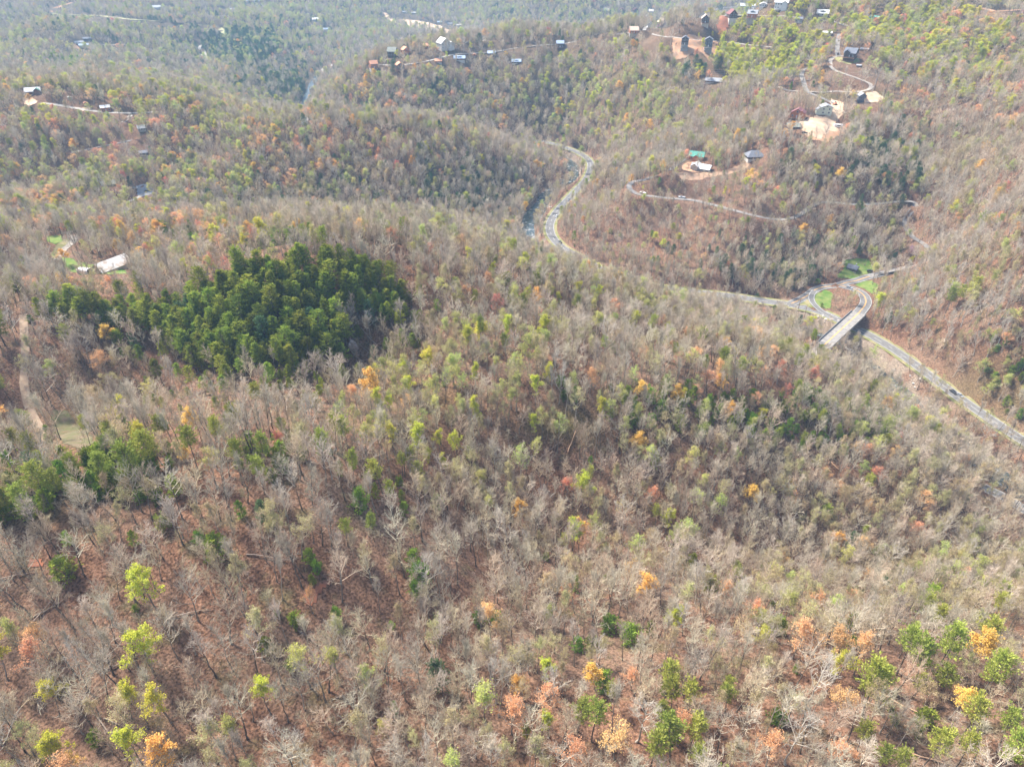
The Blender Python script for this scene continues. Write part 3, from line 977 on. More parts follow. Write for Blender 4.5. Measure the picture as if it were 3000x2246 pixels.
# leafless hardwoods
bare_cfg = [dict(h=22, cr=4.8), dict(h=20, cr=5.6, up=0.5, base=0.38, fork=True), dict(h=24, cr=4.3, base=0.5, up=0.8), dict(h=18, cr=4.2, base=0.35),
            dict(h=21, cr=5.2, up=0.42, base=0.45, thick=1.2), dict(h=23, cr=3.7, base=0.55, up=0.9), dict(h=17, cr=5.0, base=0.3, up=0.7, fork=True, lean=0.1)]
for i, c in enumerate(bare_cfg):
    t, k, tips = bare_skeleton(100 + i, limbs=10 + (i % 2), **c)
    V1, F1 = prisms(t, 5)
    V2, F2 = prisms(k, 3)
    register('bare_tree', [(V1, F1, 0)], [(V2, F2, 1)], B_bark if i % 2 else B_dark, [T_grey if i % 3 else T_tan], c['h'], c['cr'])
for i, c in enumerate([dict(h=23, cr=5.6, up=0.7, base=0.34, fork=True, thick=1.2), dict(h=20, cr=5.2, up=0.45, base=0.42, thick=1.25)]):
    t, k, tips = bare_skeleton(150 + i, limbs=10, nt=6, **c)
    V1, F1 = prisms(t, 5)
    V2, F2 = prisms(k, 3)
    register('pale_bare_tree', [(V1, F1, 0)], [(V2, F2, 1)], B_pale, [T_white], c['h'], c['cr'])


def leafy(kind, leafm, cfgs, per, size, seed, twig=None, frac=1.0, spread=0.35, bark=None):
    for i, c in enumerate(cfgs):
        t, k, tips = bare_skeleton(seed + i, limbs=8, nb=5, nt=6, **c)
        rg = np.random.default_rng(seed + i)
        zt = tips[:, 2]
        # leaves break first towards the top and in clumps
        pr = np.clip((zt - zt.min()) / (np.ptp(zt) + 1e-6) * 1.1 + 0.25, 0, 1)
        cl = np.sin(tips[:, 0] * 1.7 + i) + np.sin(tips[:, 1] * 1.9 + 2 * i) + np.sin(tips[:, 2] * 1.5)
        sel = tips[(rg.uniform(size=len(tips)) < pr * frac) & (cl > -1.1)]
        c_ = np.repeat(sel, per, 0) + rg.normal(0, spread, (len(sel) * per, 3))
        V3, F3 = quads(c_, np.full(len(c_), size), rg, flat=0.6)
        V1, F1 = prisms(t, 5)
        V2, F2 = prisms(k, 3)
        register(kind, [(V1, F1, 0)], [(V2, F2, 1), (V3, F3, 2)], bark or B_bark, [twig or T_grey, leafm], c['h'], c['cr'])


hw_cfg = [dict(h=21, cr=4.5, base=0.4), dict(h=18, cr=4.2, base=0.35, fork=True), dict(h=23, cr=3.9, base=0.45, up=0.8)]
leafy('budding_tree', K_bud, hw_cfg, 3, 0.16, 200, twig=T_tan, frac=0.9)
leafy('pale_green_tree', K_pale, hw_cfg, 3, 0.19, 220, frac=0.9)
leafy('lime_tree', K_lime, [dict(h=20, cr=4.0, base=0.36, up=0.8), dict(h=17, cr=4.4, base=0.3, fork=True), dict(h=22, cr=3.6, base=0.34, up=0.9)], 5, 0.24, 240, frac=1.0)
leafy('golden_tree', K_gold, [dict(h=17, cr=4.5, base=0.32), dict(h=15, cr=4.0, base=0.35, fork=True)], 5, 0.23, 260)
leafy('orange_tree', K_orange, [dict(h=18, cr=4.3, base=0.36), dict(h=15, cr=4.0, base=0.35, fork=True)], 4, 0.17, 270, frac=.9)
leafy('red_tree', K_red, [dict(h=17, cr=3.8, base=0.36), dict(h=14, cr=3.6, base=0.35, fork=True)], 4, 0.19, 280, frac=.9)
leafy('purple_tree', K_pink, [dict(h=9, cr=2.8, base=0.25)], 2, 0.17, 290, frac=0.9)
leafy('white_blossom_tree', K_white, [dict(h=12, cr=2.4, base=0.25, up=0.9)], 3, 0.18, 295, frac=0.9)


def evergreen(kind, seed, h, cr, base, leafm, shape='cone', nb=64, tufts=9, size=0.24, droop=-0.05, bark=None, per=4):
    r = np.random.default_rng(seed)
    trunk, br, pts, dirs = [], [], [], []
    n = 7
    zz = np.linspace(0, h, n + 1)
    wob = r.normal(0, 0.10, (n + 1, 2)).cumsum(0)
    P_ = np.stack([wob[:, 0], wob[:, 1], zz], 1)
    P_[0, :2] = 0
    rad = 0.21 * (h / 17) * (1 - 0.93 * zz / h) + 0.01
    for i in range(n):
        trunk.append([*P_[i], *P_[i + 1], rad[i], rad[i + 1]])
    az = 0
    # uneven outline: each side of the crown reaches out differently
    lob = r.uniform(0.72, 1.22, 8)
    for i in range(nb):
        f = (i + r.uniform(0, 1)) / nb
        z = h * (base + (0.985 - base) * f)
        az += 2.4 + r.normal(0, 0.3)
        k = lob[int((az % 6.283) / 6.283 * 8) % 8]
        if shape == 'cone':
            L_ = cr * (1.03 - f) ** 0.5 * r.uniform(0.65, 1.2) * k
            el = 0.12 + 0.5 * f
        elif shape == 'dome':
            L_ = cr * math.sqrt(max(0.06, 1 - (2 * f - 0.75) ** 2 / 1.6)) * r.uniform(0.6, 1.15) * k
            el = -0.05 + 1.0 * f
        else:   # round pine: crown carried on the upper limbs
            L_ = cr * math.sqrt(max(0.05, 1 - (1.7 * f - 0.75) ** 2)) * r.uniform(0.55, 1.15) * k
            el = 0.1 + 0.9 * f
        d = np.array([math.cos(az) * math.cos(el), math.sin(az) * math.cos(el), math.sin(el)])
        p0 = np.array([np.interp(z, zz, P_[:, 0]), np.interp(z, zz, P_[:, 1]), z])
        p1 = p0 + d * L_ * 0.5
        d2 = d + np.array([0, 0, droop + 0.25])
        d2 /= np.linalg.norm(d2)
        p2 = p1 + d2 * L_ * 0.5
        br.append([*p0, *p1, 0.05, 0.035])
        br.append([*p1, *p2, 0.035, 0.015])
        for j in range(tufts):
            t = 0.30 + 0.72 * (j + r.uniform(0, 1)) / tufts
            q = p0 + (p1 - p0) * min(t * 2, 1) + (p2 - p1) * max(t * 2 - 1, 0)
            sd = np.cross(d, [0, 0, 1]) * r.uniform(-1, 1) * L_ * 0.30 * (1.15 - t * 0.6)
            pts.append(q + sd + r.normal(0, 0.10, 3))
            dirs.append(d2 + sd * 0.3 + np.array([0, 0, 0.25]))
    pts, dirs = np.array(pts), np.array(dirs)
    # each tuft is a fan of narrow needle blades pointing outward and up
    c = np.repeat(pts, per, 0) + r.normal(0, 0.16, (len(pts) * per, 3))
    dd = np.repeat(dirs, per, 0) + r.normal(0, 0.5, (len(pts) * per, 3))
    dd /= np.linalg.norm(dd, axis=1)[:, None]
    w = np.cross(dd, r.normal(size=dd.shape))
    w /= np.linalg.norm(w, axis=1)[:, None]
    s = (size * r.uniform(0.7, 1.4, len(c)))[:, None]
    V3 = np.stack([c - dd * s * 0.6, c + w * s * 0.42, c + dd * s * 1.5, c - w * s * 0.42], 1).reshape(-1, 3)
    F3 = np.arange(len(c) * 4).reshape(-1, 4)
    V1, F1 = prisms(trunk, 6)
    V2, F2 = prisms(br, 3)
    register(kind, [(V1, F1, 0)], [(V2, F2, 0), (V3, F3, 1)], bark or B_dark, [leafm], h, cr)


for i in range(4):
    evergreen('pine_tree', 300 + i, [15, 17, 13, 16][i], [3.2, 3.5, 3.1, 2.9][i], [0.36, 0.42, 0.30, 0.45][i], G_pine, 'dome' if i % 2 else 'cone', nb=60, tufts=9, size=0.25, per=4)
for i in range(3):
    evergreen('round_pine_tree', 320 + i, [20, 17, 22][i], [4.3, 3.7, 4.2][i], [0.60, 0.50, 0.66][i], G_bright, 'round', nb=72, tufts=10, size=0.27, per=3)
for i in range(2):
    evergreen('hemlock_tree', 340 + i, [16, 13][i], [3.7, 3.5][i], [0.15, 0.1][i], G_hem, 'cone' if i else 'dome', nb=90, tufts=8, size=0.26, droop=-0.3, per=4)
for i in range(3):
    evergreen('evergreen_shrub', 360 + i, [3.6, 4.8, 6.5][i], [1.8, 1.9, 2.0][i], [0.05, 0.08, 0.12][i], G_shrub, 'dome', nb=34, tufts=8, size=0.20, per=4)

# thin leafless saplings for the understorey, some in bud
for i in range(3):
    t, k, tips = bare_skeleton(400 + i, h=[6.5, 5, 8][i], cr=[1.5, 1.3, 1.4][i], base=0.25, limbs=6, nb=3, nt=3, thick=0.28, lean=0.15, up=0.9)
    V1, F1 = prisms(t, 3)
    V2, F2 = prisms(k, 3)
    rg = np.random.default_rng(i)
    V3, F3 = quads(tips[::2] + rg.normal(0, 0.1, tips[::2].shape), np.full(len(tips[::2]), 0.09), rg)
    register('sapling', [(V1, F1, 0)], [(V2, F2, 1)] + ([(V3, F3, 2)] if i == 1 else []), B_bark, [T_tan, K_bud], [6.5, 5, 8][i], 1.5)

KINDS_ = list(PROTO)

# ------------------------------------------------------------------ where trees may not stand
BLOCK = []          # world x, y, radius
for r_ in roads:
    c = r_['path'][::2]
    BLOCK.append(np.column_stack([c[:, 0], c[:, 1], np.full(len(c), r_['width'] / 2 + (3.6 if r_['verge'] else 1.6))]))
BLOCK.append(np.column_stack([river[::2, 0], river[::2, 1], np.full(len(river[::2]), 7.0)]))
BLOCK.append(np.column_stack([river2[:, 0], river2[:, 1], np.full(len(river2), 9.0)]))
t_ = np.linspace(0, 1, 14)[:, None]
br_ = bA + (bB - bA) * t_
BLOCK.append(np.column_stack([br_[:, 0], br_[:, 1], np.full(14, 6.5)]))
# ------------------------------------------------------------------ things that must stay in sight of the camera: photo x, y, distance, share of trees kept
KEEP = []


def keep_path(c, frac, step=4):
    px, py, dd = project(c[::step, 0], c[::step, 1], c[::step, 2])
    for a, b, d in zip(px, py, dd):
        KEEP.append((a, b, d, frac))


for r_ in roads:
    fr = {'highway': 0.25, 'loop_road': 0.55, 'forest_track': 0.3, 'junction_road': 0.08, 'junction_ramp': 0.05, 'bridge_approach_road': 0.12, 'bridge_exit_road': 0.3, 'pipeline_track': 0.05, 'riverside_road': 0.5, 'far_river_road': 0.6, 'far_valley_road': 0.4, 'farm_driveway': 0.3}.get(r_['name'], 0.12)
    c = r_['path']
    if r_['name'] == 'highway':
        px, py, dd = project(c[:, 0], c[:, 1], c[:, 2])
        c = c[~((px > 1660) & (px < 1935) & (py > 730) & (py < 850)) & (px > 1640 - 60)]
    if r_['name'] == 'loop_road':
        px, py, dd = project(c[:, 0], c[:, 1], c[:, 2])
        hid = ((px > 2680) & (py > 700)) | ((px > 2180) & (px < 2645) & (py < 660))
        c = c[~hid]
    keep_path(c, fr, 3)
px_, py_, dd_ = project(river[:, 0], river[:, 1], river[:, 2])
vis = ((py_ < 700) & (px_ < 1700)) | ((px_ > 2340) & (px_ < 2660) & (py_ > 950))
for a, b, d in zip(px_[vis][::3], py_[vis][::3], dd_[vis][::3]):
    KEEP.append((a, b, d, 0.5))
keep_path(river2, 0.75, 3)
for name, poly, mn, label in PATCHES:
    q = np.array(poly, float)
    cx, cy = q.mean(0)
    for p in np.vstack([q * 0.6 + np.array([cx, cy]) * 0.4, [[cx, cy]]]):
        w = hit(*p)
        KEEP.append((p[0], p[1], project(*w)[2], 0.2 if name not in ('lawn',) else 0.1))
    wp = np.array([hit(*p) for p in poly])
    ctr = wp.mean(0)
    PATCH_POLYS = globals().setdefault('PATCH_POLYS', [])
    PATCH_POLYS.append(wp)

# ------------------------------------------------------------------ house colours
mat('log_orange', (0.52, 0.20, 0.09), (0.40, 0.15, 0.07), scale=1.5)
mat('log_brown', (0.20, 0.10, 0.065), (0.14, 0.07, 0.045), scale=1.5)
mat('log_dark', (0.075, 0.055, 0.050), (0.12, 0.085, 0.07), scale=1.5)
mat('slate_blue_wall', (0.085, 0.095, 0.125), (0.12, 0.13, 0.16), scale=1.5)
mat('wall_white', (0.66, 0.65, 0.62), (0.56, 0.55, 0.53), scale=0.8)
mat('wall_pale_green', (0.60, 0.63, 0.50), (0.52, 0.55, 0.44), scale=0.8)
mat('wall_grey', (0.40, 0.39, 0.37), (0.32, 0.31, 0.30), scale=0.8)
mat('block_pale', (0.66, 0.62, 0.55), (0.54, 0.50, 0.44), scale=0.8)
mat('block_grey', (0.45, 0.46, 0.47), (0.36, 0.37, 0.38), scale=0.8)
mat('roof_orange', (0.72, 0.36, 0.22), (0.60, 0.30, 0.19), scale=0.7)
mat('roof_tan', (0.70, 0.54, 0.42), (0.60, 0.45, 0.35), scale=0.7)
mat('roof_maroon', (0.26, 0.12, 0.12), (0.20, 0.10, 0.10), scale=0.7)
mat('roof_grey', (0.36, 0.37, 0.39), (0.28, 0.29, 0.31), scale=0.7)
mat('roof_dark', (0.15, 0.16, 0.19), (0.20, 0.21, 0.24), scale=0.7)
mat('roof_blue', (0.34, 0.42, 0.55), (0.44, 0.52, 0.64), scale=0.7)
mat('roof_green', (0.10, 0.30, 0.24), (0.14, 0.36, 0.29), scale=0.7)
mat('roof_white', (0.68, 0.68, 0.67), (0.58, 0.58, 0.57), scale=0.7)
mat('roof_rusty_white', (0.74, 0.71, 0.66), (0.50, 0.33, 0.20), scale=0.25, detail=6, ramp=(0.5, 0.72))
mat('roof_moss', (0.30, 0.31, 0.27), (0.22, 0.23, 0.19), scale=0.7)
mat('glass', (0.05, 0.06, 0.07), (0.08, 0.09, 0.11), scale=0.5, rough=0.15)
mat('frame_white', (0.7, 0.68, 0.64), (0.62, 0.6, 0.57), scale=1)
mat('deck_wood', (0.30, 0.17, 0.11), (0.22, 0.12, 0.08), scale=1.2)
mat('deck_grey', (0.36, 0.33, 0.30), (0.28, 0.26, 0.24), scale=1.2)
mat('weathered_pole', (0.40, 0.38, 0.36), (0.30, 0.28, 0.26), scale=1.2)
mat('metal_wire', (0.42, 0.42, 0.43), (0.36, 0.36, 0.37), scale=1, rough=0.5)

HOUSES = []


def house(px, py, wpx, roof, wall, label, name='cabin', face='g', yaw=0.0, depth=1.0, wall_h=0.55, rise=0.34, base='block_pale', base_h=0.0, up=0.0, decks=0, deck_m='deck_wood',
          chimney=False, dormer=False, wins=3, wing=None, hip=False, trim=None, cat='cabin', over=0.07, frac=0.22):
    """one building: its front edge is wpx photo pixels wide; other sizes are shares of that width"""
    g = hit(px, py)
    dist = project(*g)[2]
    Wd = wpx * (0.9 if py < 420 else 1.0) * dist / FOC
    D = Wd * depth
    H, R = Wd * wall_h, Wd * rise
    bh = Wd * base_h
    az = math.atan2(g[0], g[1])
    root = link(name, None, loc=(g[0], g[1] + D * 0.35, g[2] + up))
    root.rotation_euler = (0, 0, -az + math.radians(yaw))
    tag(root, label, cat)
    z0 = bh
    x, y = Wd / 2, D / 2
    # foundation or tall block base, taken down into the slope
    MB().box(-x + 0.1, x - 0.1, -y + 0.1, y - 0.1, -7, z0).build('foundation', MATS[base], root)
    w = MB()
    if hip:
        w.box(-x, x, -y, y, z0, z0 + H)
    elif face == 'g':
        w.add([(-x, -y, z0), (x, -y, z0), (x, -y, z0 + H), (0, -y, z0 + H + R), (-x, -y, z0 + H), (-x, y, z0), (x, y, z0), (x, y, z0 + H), (0, y, z0 + H + R), (-x, y, z0 + H)],
              [(0, 1, 2, 3, 4), (9, 8, 7, 6, 5), (0, 5, 6, 1), (1, 6, 7, 2), (4, 9, 5, 0), (2, 7, 8, 3), (3, 8, 9, 4)])
    else:
        w.add([(-x, -y, z0), (-x, y, z0), (-x, y, z0 + H), (-x, 0, z0 + H + R), (-x, -y, z0 + H), (x, -y, z0), (x, y, z0), (x, y, z0 + H), (x, 0, z0 + H + R), (x, -y, z0 + H)],
              [(4, 3, 2, 1, 0), (5, 6, 7, 8, 9), (0, 1, 6, 5), (1, 2, 7, 6), (2, 3, 8, 7), (3, 4, 9, 8), (4, 0, 5, 9)])
    w.build('wall', MATS[wall], root)
    o = Wd * over
    th = 0.22
    rf = MB()
    e = z0 + H
    if hip:
        rr = min(x, y) * 0.9
        for dz in (0,):
            rf.add([(-x - o, -y - o, e), (x + o, -y - o, e), (x + o, y + o, e), (-x - o, y + o, e), (-(x - rr * 0.9), 0, e + R), ((x - rr * 0.9), 0, e + R)],
                   [(0, 1, 5, 4), (1, 2, 5), (2, 3, 4, 5), (3, 0, 4), (3, 2, 1, 0)])
    else:
        for s in (-1, 1):
            if face == 'g':
                k = R / x
                a = [(s * (x + o), -y - o * 1.5, e - o * k), (0, -y - o * 1.5, e + R), (0, y + o, e + R), (s * (x + o), y + o, e - o * k)]
            else:
                k = R / y
                a = [(-x - o, s * (y + o), e - o * k), (-x - o, 0, e + R), (x + o, 0, e + R), (x + o, s * (y + o), e - o * k)]
            b = [(p[0], p[1], p[2] + th) for p in a]
            rf.add(a + b, [(3, 2, 1, 0), (4, 5, 6, 7), (0, 1, 5, 4), (1, 2, 6, 5), (2, 3, 7, 6), (3, 0, 4, 7)])
    ro = rf.build('roof', MATS[roof], root)
    if trim:
        tb = MB()
        yy = -y - o * 1.5 - 0.06
        for s in (-1, 1):
            tb.bar((s * (x + o), yy, e - o * R / x + 0.05), (0, yy, e + R + 0.05), 0.22, 4)
        tb.build('gable_trim', MATS[trim], ro)
    if chimney:
        MB().box(x * 0.3, x * 0.3 + 0.9, y * 0.2, y * 0.2 + 0.9, e, e + R + 1.3).build('chimney', MATS['wall_grey'], ro)
    if dormer:
        dw = x * 0.5
        d = MB()
        yy = -y * 0.78
        zz = e + R * 0.30
        d.add([(-dw, yy, zz - 1), (dw, yy, zz - 1), (dw, yy, zz + R * .28), (0, yy, zz + R * 0.62), (-dw, yy, zz + R * .28), (-dw, 0, zz - 1), (dw, 0, zz - 1), (dw, 0, zz + R * .28), (0, 0, zz + R * 0.62), (-dw, 0, zz + R * .28)],
              [(0, 1, 2, 3, 4), (1, 6, 7, 2), (4, 9, 5, 0), (2, 7, 8, 3), (3, 8, 9, 4)])
        d.build('dormer', MATS[roof], ro)
        MB().box(-dw * .6, dw * .6, yy - 0.06, yy - 0.01, zz - 0.5, zz + R * 0.22).build('pane', MATS['glass'], ro)

    def window(x0, x1, zb, zt, side='f'):
        f, p = MB(), MB()
        if side == 'f':
            f.box(x0, x1, -y - 0.08, -y - 0.005, zb, zt)
            p.box(x0 + 0.14, x1 - 0.14, -y - 0.12, -y - 0.085, zb + 0.14, zt - 0.14)
        else:
            xx = -x if side == 'l' else x
            s = -1 if side == 'l' else 1
            q = sorted((xx + s * 0.005, xx + s * 0.08))
            f.box(q[0], q[1], x0, x1, zb, zt)
            q = sorted((xx + s * 0.085, xx + s * 0.12))
            p.box(q[0], q[1], x0 + 0.14, x1 - 0.14, zb + 0.14, zt - 0.14)
        fo = f.build('window', MATS['frame_white'], root)
        p.build('pane', MATS['glass'], fo)
    floors = max(1, int(round(H / 3.0)))
    for fl in range(floors):
        zb = z0 + 0.9 + fl * H / floors
        zt = min(zb + 1.5, z0 + (fl + 1) * H / floors - 0.2)
        for q in range(wins):
            cx = -x + Wd * (q + 0.5) / wins
            hw_ = min(0.75, Wd / wins * 0.3)
            if fl == 0 and q == wins // 2 and decks:
                dr = MB().box(cx - 0.55, cx + 0.55, -y - 0.07, -y - 0.005, z0 + 0.05, z0 + 2.15).build('door', MATS['frame_white'], root)
                continue
            window(cx - hw_, cx + hw_, zb, zt)
        for q in range(2):
            cy_ = -y + D * (q + 0.5) / 2
            window(cy_ - 0.6, cy_ + 0.6, zb, zt, 'l')
            window(cy_ - 0.6, cy_ + 0.6, zb, zt, 'r')
    if face == 'g' and not hip and R > 1.8:
        window(-0.8, 0.8, z0 + H + R * 0.10, z0 + H + R * 0.10 + min(1.5, R * 0.5))
    for k in range(decks):
        zd = z0 - 0.15 - k * 2.7
        dd = 2.6
        dk = MB().box(-x - 0.3, x + 0.3, -y - dd, -y - 0.13, zd - 0.2, zd)
        do = dk.build('deck', MATS[deck_m], root)
        rl = MB()
        rl.bar((-x - 0.3, -y - dd, zd + 1.05), (x + 0.3, -y - dd, zd + 1.05), 0.07, 4)
        rl.bar((-x - 0.3, -y - dd, zd + 0.5), (x + 0.3, -y - dd, zd + 0.5), 0.04, 4)
        for q in range(int(Wd / 1.2) + 1):
            xx = -x - 0.3 + (Wd + 0.6) * q / int(Wd / 1.2)
            rl.bar((xx, -y - dd, zd), (xx, -y - dd, zd + 1.05), 0.04, 4)
        for s in (-1, 1):
            rl.bar((s * (x + 0.3), -y - dd, zd + 1.05), (s * (x + 0.3), -y - 0.1, zd + 1.05), 0.07, 4)
        rl.build('railing', MATS[deck_m], do)
        if k == decks - 1:
            for q in range(4):
                xx = -x + Wd * q / 3
                MB().bar((xx, -y - dd + 0.2, zd - 0.2), (xx, -y - dd + 0.2, -6), 0.14, 5).build('post', MATS[deck_m], root)
    if wing:
        wx, ww, wdp, wh, wr = wing     # offset, width, depth share, height share, roof material
        hw2, d2, h2 = Wd * ww / 2, D * wdp / 2, Wd * wh
        cx = Wd * wx
        yy = -y * 0.35
        m_ = MB()
        m_.add([(cx - hw2, yy - d2, -6), (cx + hw2, yy - d2, -6), (cx + hw2, yy - d2, z0 + h2), (cx, yy - d2, z0 + h2 + hw2 * .7), (cx - hw2, yy - d2, z0 + h2),
                (cx - hw2, yy + d2, -6), (cx + hw2, yy + d2, -6), (cx + hw2, yy + d2, z0 + h2), (cx, yy + d2, z0 + h2 + hw2 * .7), (cx - hw2, yy + d2, z0 + h2)],
               [(0, 1, 2, 3, 4), (9, 8, 7, 6, 5), (1, 6, 7, 2), (4, 9, 5, 0)]).build('wing', MATS[wall], root)
        m_ = MB()
        for s in (-1, 1):
            a = [(cx + s * (hw2 + .5), yy - d2 - .6, z0 + h2 - .35), (cx, yy - d2 - .6, z0 + h2 + hw2 * .7 + .05), (cx, yy + d2 + .4, z0 + h2 + hw2 * .7 + .05), (cx + s * (hw2 + .5), yy + d2 + .4, z0 + h2 - .35)]
            b = [(p[0], p[1], p[2] + th) for p in a]
            m_.add(a + b, [(3, 2, 1, 0), (4, 5, 6, 7), (0, 1, 5, 4), (1, 2, 6, 5), (2, 3, 7, 6), (3, 0, 4, 7)])
        m_.build('wing_roof', MATS[wr], root)
    hp = (H + R + bh) * FOC / dist
    for a in (-0.45, 0, 0.45):
        for b in (0.0, 0.4, 0.85):
            KEEP.append((px + a * wpx, py - b * hp, dist, frac))
    BLOCK.append(np.array([[g[0], g[1] + D * 0.35, max(Wd, D) * 0.75 + 1.0]]))
    HOUSES.append((px, py, label))
    return root


house(1094, 208, 24, 'roof_orange', 'log_orange', 'orange roofed log cabin on a tall pale base at the ridge tip', face='e', depth=0.8, base_h=0.35, decks=1, yaw=18, chimney=True)
house(1172, 214, 25, 'roof_orange', 'log_brown', 'orange roofed brown cabin on stilts at the ridge edge', face='g', base='log_brown', base_h=0.4, decks=1, yaw=12, rise=0.3)
house(1150, 168, 27, 'roof_moss', 'log_dark', 'dark cabin with grey green roof above the pale ridge lane', face='e', depth=0.9, base_h=0.1, base='log_dark', rise=0.4, yaw=-20)
house(1188, 160, 24, 'roof_orange', 'log_orange', 'red orange cabin with pale roof on the ridge behind the dark one', face='g', wall_h=0.6, yaw=20, decks=1)
house(1246, 144, 18, 'roof_orange', 'log_orange', 'orange cabin half hidden by yellow green trees on the ridge', face='e', frac=0.5)
house(1299, 148, 34, 'roof_white', 'wall_white', 'white house with steep gable on the ridge', name='house', cat='house', face='g', yaw=28, wall_h=0.5, rise=0.4, wing=(0.6, 0.6, 0.8, 0.35, 'roof_white'), base_h=0.15)
house(1284, 184, 21, 'roof_orange', 'log_orange', 'low orange roofed cabin below the white ridge house', face='e', wall_h=0.22, rise=0.25)
house(1346, 179, 34, 'roof_blue', 'log_brown', 'low cabin with a blue grey roof and centre gable on the ridge', face='e', depth=0.55, wall_h=0.17, rise=0.18, dormer=True, base_h=0.1)
house(1390, 167, 10, 'roof_orange', 'log_orange', 'tiny pink orange cabin between two grey roofed ones', face='g', wall_h=0.5)
house(1440, 163, 24, 'roof_blue', 'log_brown', 'grey blue roofed brown cabin in the ridge trees', face='e', wall_h=0.3, rise=0.22)
house(1513, 187, 28, 'roof_blue', 'log_dark', 'low dark cabin with pale blue roof at the end of the ridge row', face='e', depth=0.6, wall_h=0.2, rise=0.2, dormer=True)
house(1641, 141, 23, 'roof_blue', 'log_dark', 'dark flat looking cabin with bright blue grey roof beside the ridge lane', face='e', wall_h=0.55, depth=0.7, rise=0.3, decks=1, base='log_dark')
house(1856, 107, 27, 'roof_tan', 'log_orange', 'orange log cabin with tan roof on a pale base below the lane fork', face='e', depth=0.9, wall_h=0.35, rise=0.35, base='block_grey', base_h=0.3, decks=1, yaw=12)
house(1941, 80, 24, 'roof_tan', 'log_brown', 'dark cabin with tan gable roof at the end of the spur lane', face='g', wall_h=0.6, rise=0.4, yaw=25, base='log_brown', trim='roof_tan')
house(2065, 79, 23, 'roof_tan', 'log_dark', 'dark gabled chalet with tan trim on a pale block base', face='g', wall_h=0.6, rise=0.45, base_h=0.45, trim='roof_tan', decks=1, yaw=6)
house(2143, 72, 25, 'roof_maroon', 'log_dark', 'dark gabled chalet with maroon roof beside the rust red bank', face='g', depth=1.3, wall_h=0.5, rise=0.5, base_h=0.7, yaw=18, decks=0)
house(2203, 70, 29, 'roof_grey', 'log_orange', 'chalet with grey roof and dormer on tall pale piers', face='e', depth=0.85, wall_h=0.4, rise=0.32, base_h=0.6, dormer=True, yaw=-8, decks=1)
house(2005, 149, 22, 'roof_dark', 'log_dark', 'tall dark cabin with stacked decks above the orange clay slope', face='g', wall_h=0.8, rise=0.35, base='block_grey', base_h=0.75, decks=2, deck_m='deck_grey')
house(2074, 156, 24, 'roof_dark', 'slate_blue_wall', 'tall slate blue cabin with stacked decks among yellow green trees', face='g', wall_h=0.9, rise=0.3, base='block_grey', base_h=0.75, decks=2, deck_m='deck_grey')
house(2190, 23, 44, 'roof_white', 'wall_white', 'long low white building on the bare crest', name='house', cat='house', face='e', depth=0.4, wall_h=0.14, rise=0.12, wins=6, wing=(-0.62, 0.28, 0.7, 0.1, 'roof_white'))
house(2237, 21, 21, 'roof_white', 'wall_white', 'small white gabled building on the crest', name='house', cat='house', face='g', wall_h=0.38, rise=0.22)
house(2289, 27, 39, 'roof_white', 'wall_white', 'big three storey white house on the crest', name='house', cat='house', face='e', depth=0.7, wall_h=0.5, rise=0.14, wins=5, decks=1, deck_m='frame_white', wing=(0.25, 0.4, 1.2, 0.48, 'roof_white'))
house(2341, 67, 22, 'roof_dark', 'wall_grey', 'small grey cabin with a railed deck below the terrace lane', face='e', wall_h=0.5, rise=0.2, decks=1, deck_m='deck_grey')
house(2411, 48, 34, 'roof_white', 'wall_white', 'white cottage with teal windows and steep centre gable', name='house', cat='house', face='e', depth=0.6, wall_h=0.28, rise=0.25, dormer=True)
house(2566, 64, 28, 'roof_green', 'log_orange', 'orange red cabin with pale green roof among far trees', face='e', wall_h=0.3, rise=0.25, yaw=-35)
house(2425, 104, 28, 'roof_white', 'wall_white', 'white shed roofed house half hidden above the straight lane', name='house', cat='house', face='e', wall_h=0.25, rise=0.12, frac=0.35)
house(2533, 147, 24, 'roof_white', 'wall_white', 'long white outbuilding behind the dark log house', name='shed', cat='shed', face='e', depth=0.4, wall_h=0.12, rise=0.1)
house(2492, 176, 35, 'roof_dark', 'log_dark', 'big dark log house with cross gables above the hairpin lane', name='house', cat='house', face='e', depth=0.8, wall_h=0.42, rise=0.36, decks=2, deck_m='deck_wood', yaw=-14, wing=(-0.22, 0.42, 0.9, 0.48, 'roof_dark'), base='log_dark', base_h=0.2)
house(2517, 197, 14, 'roof_grey', 'log_brown', 'small grey roofed shed on the brown slope', name='shed', cat='shed', face='e', wall_h=0.3, rise=0.15)
house(2524, 299, 22, 'roof_grey', 'slate_blue_wall', 'narrow slate cabin beside the leaning power pole', face='g', depth=1.2, wall_h=0.75, rise=0.35, yaw=20, base='slate_blue_wall', base_h=0.1)
house(2419, 336, 36, 'roof_grey', 'wall_pale_green', 'half built pale green house in the middle of the orange building site', name='house', cat='house', face='g', depth=0.9, wall_h=0.62, rise=0.2, yaw=14, base='wall_pale_green', wing=(-0.62, 0.4, 0.7, 0.4, 'roof_grey'), wins=2)
house(2338, 350, 40, 'roof_maroon', 'log_orange', 'red cedar cabin with wrap round decks beside the building site', name='house', cat='cabin', face='g', depth=0.8, wall_h=0.36, rise=0.32, yaw=-8, decks=1, wing=(0.34, 0.45, 1.0, 0.42, 'roof_maroon'), base='log_brown', base_h=0.12)
house(2325, 378, 40, 'roof_moss', 'log_brown', 'grey green roofed house below the red cedar cabin', name='house', cat='house', face='e', depth=0.7, wall_h=0.2, rise=0.2, yaw=18, frac=0.4)
house(2092, 243, 50, 'roof_grey', 'log_brown', 'long low house with a grey roof below dark evergreens', name='house', cat='house', face='e', depth=0.38, wall_h=0.14, rise=0.13, yaw=-10, wins=5)
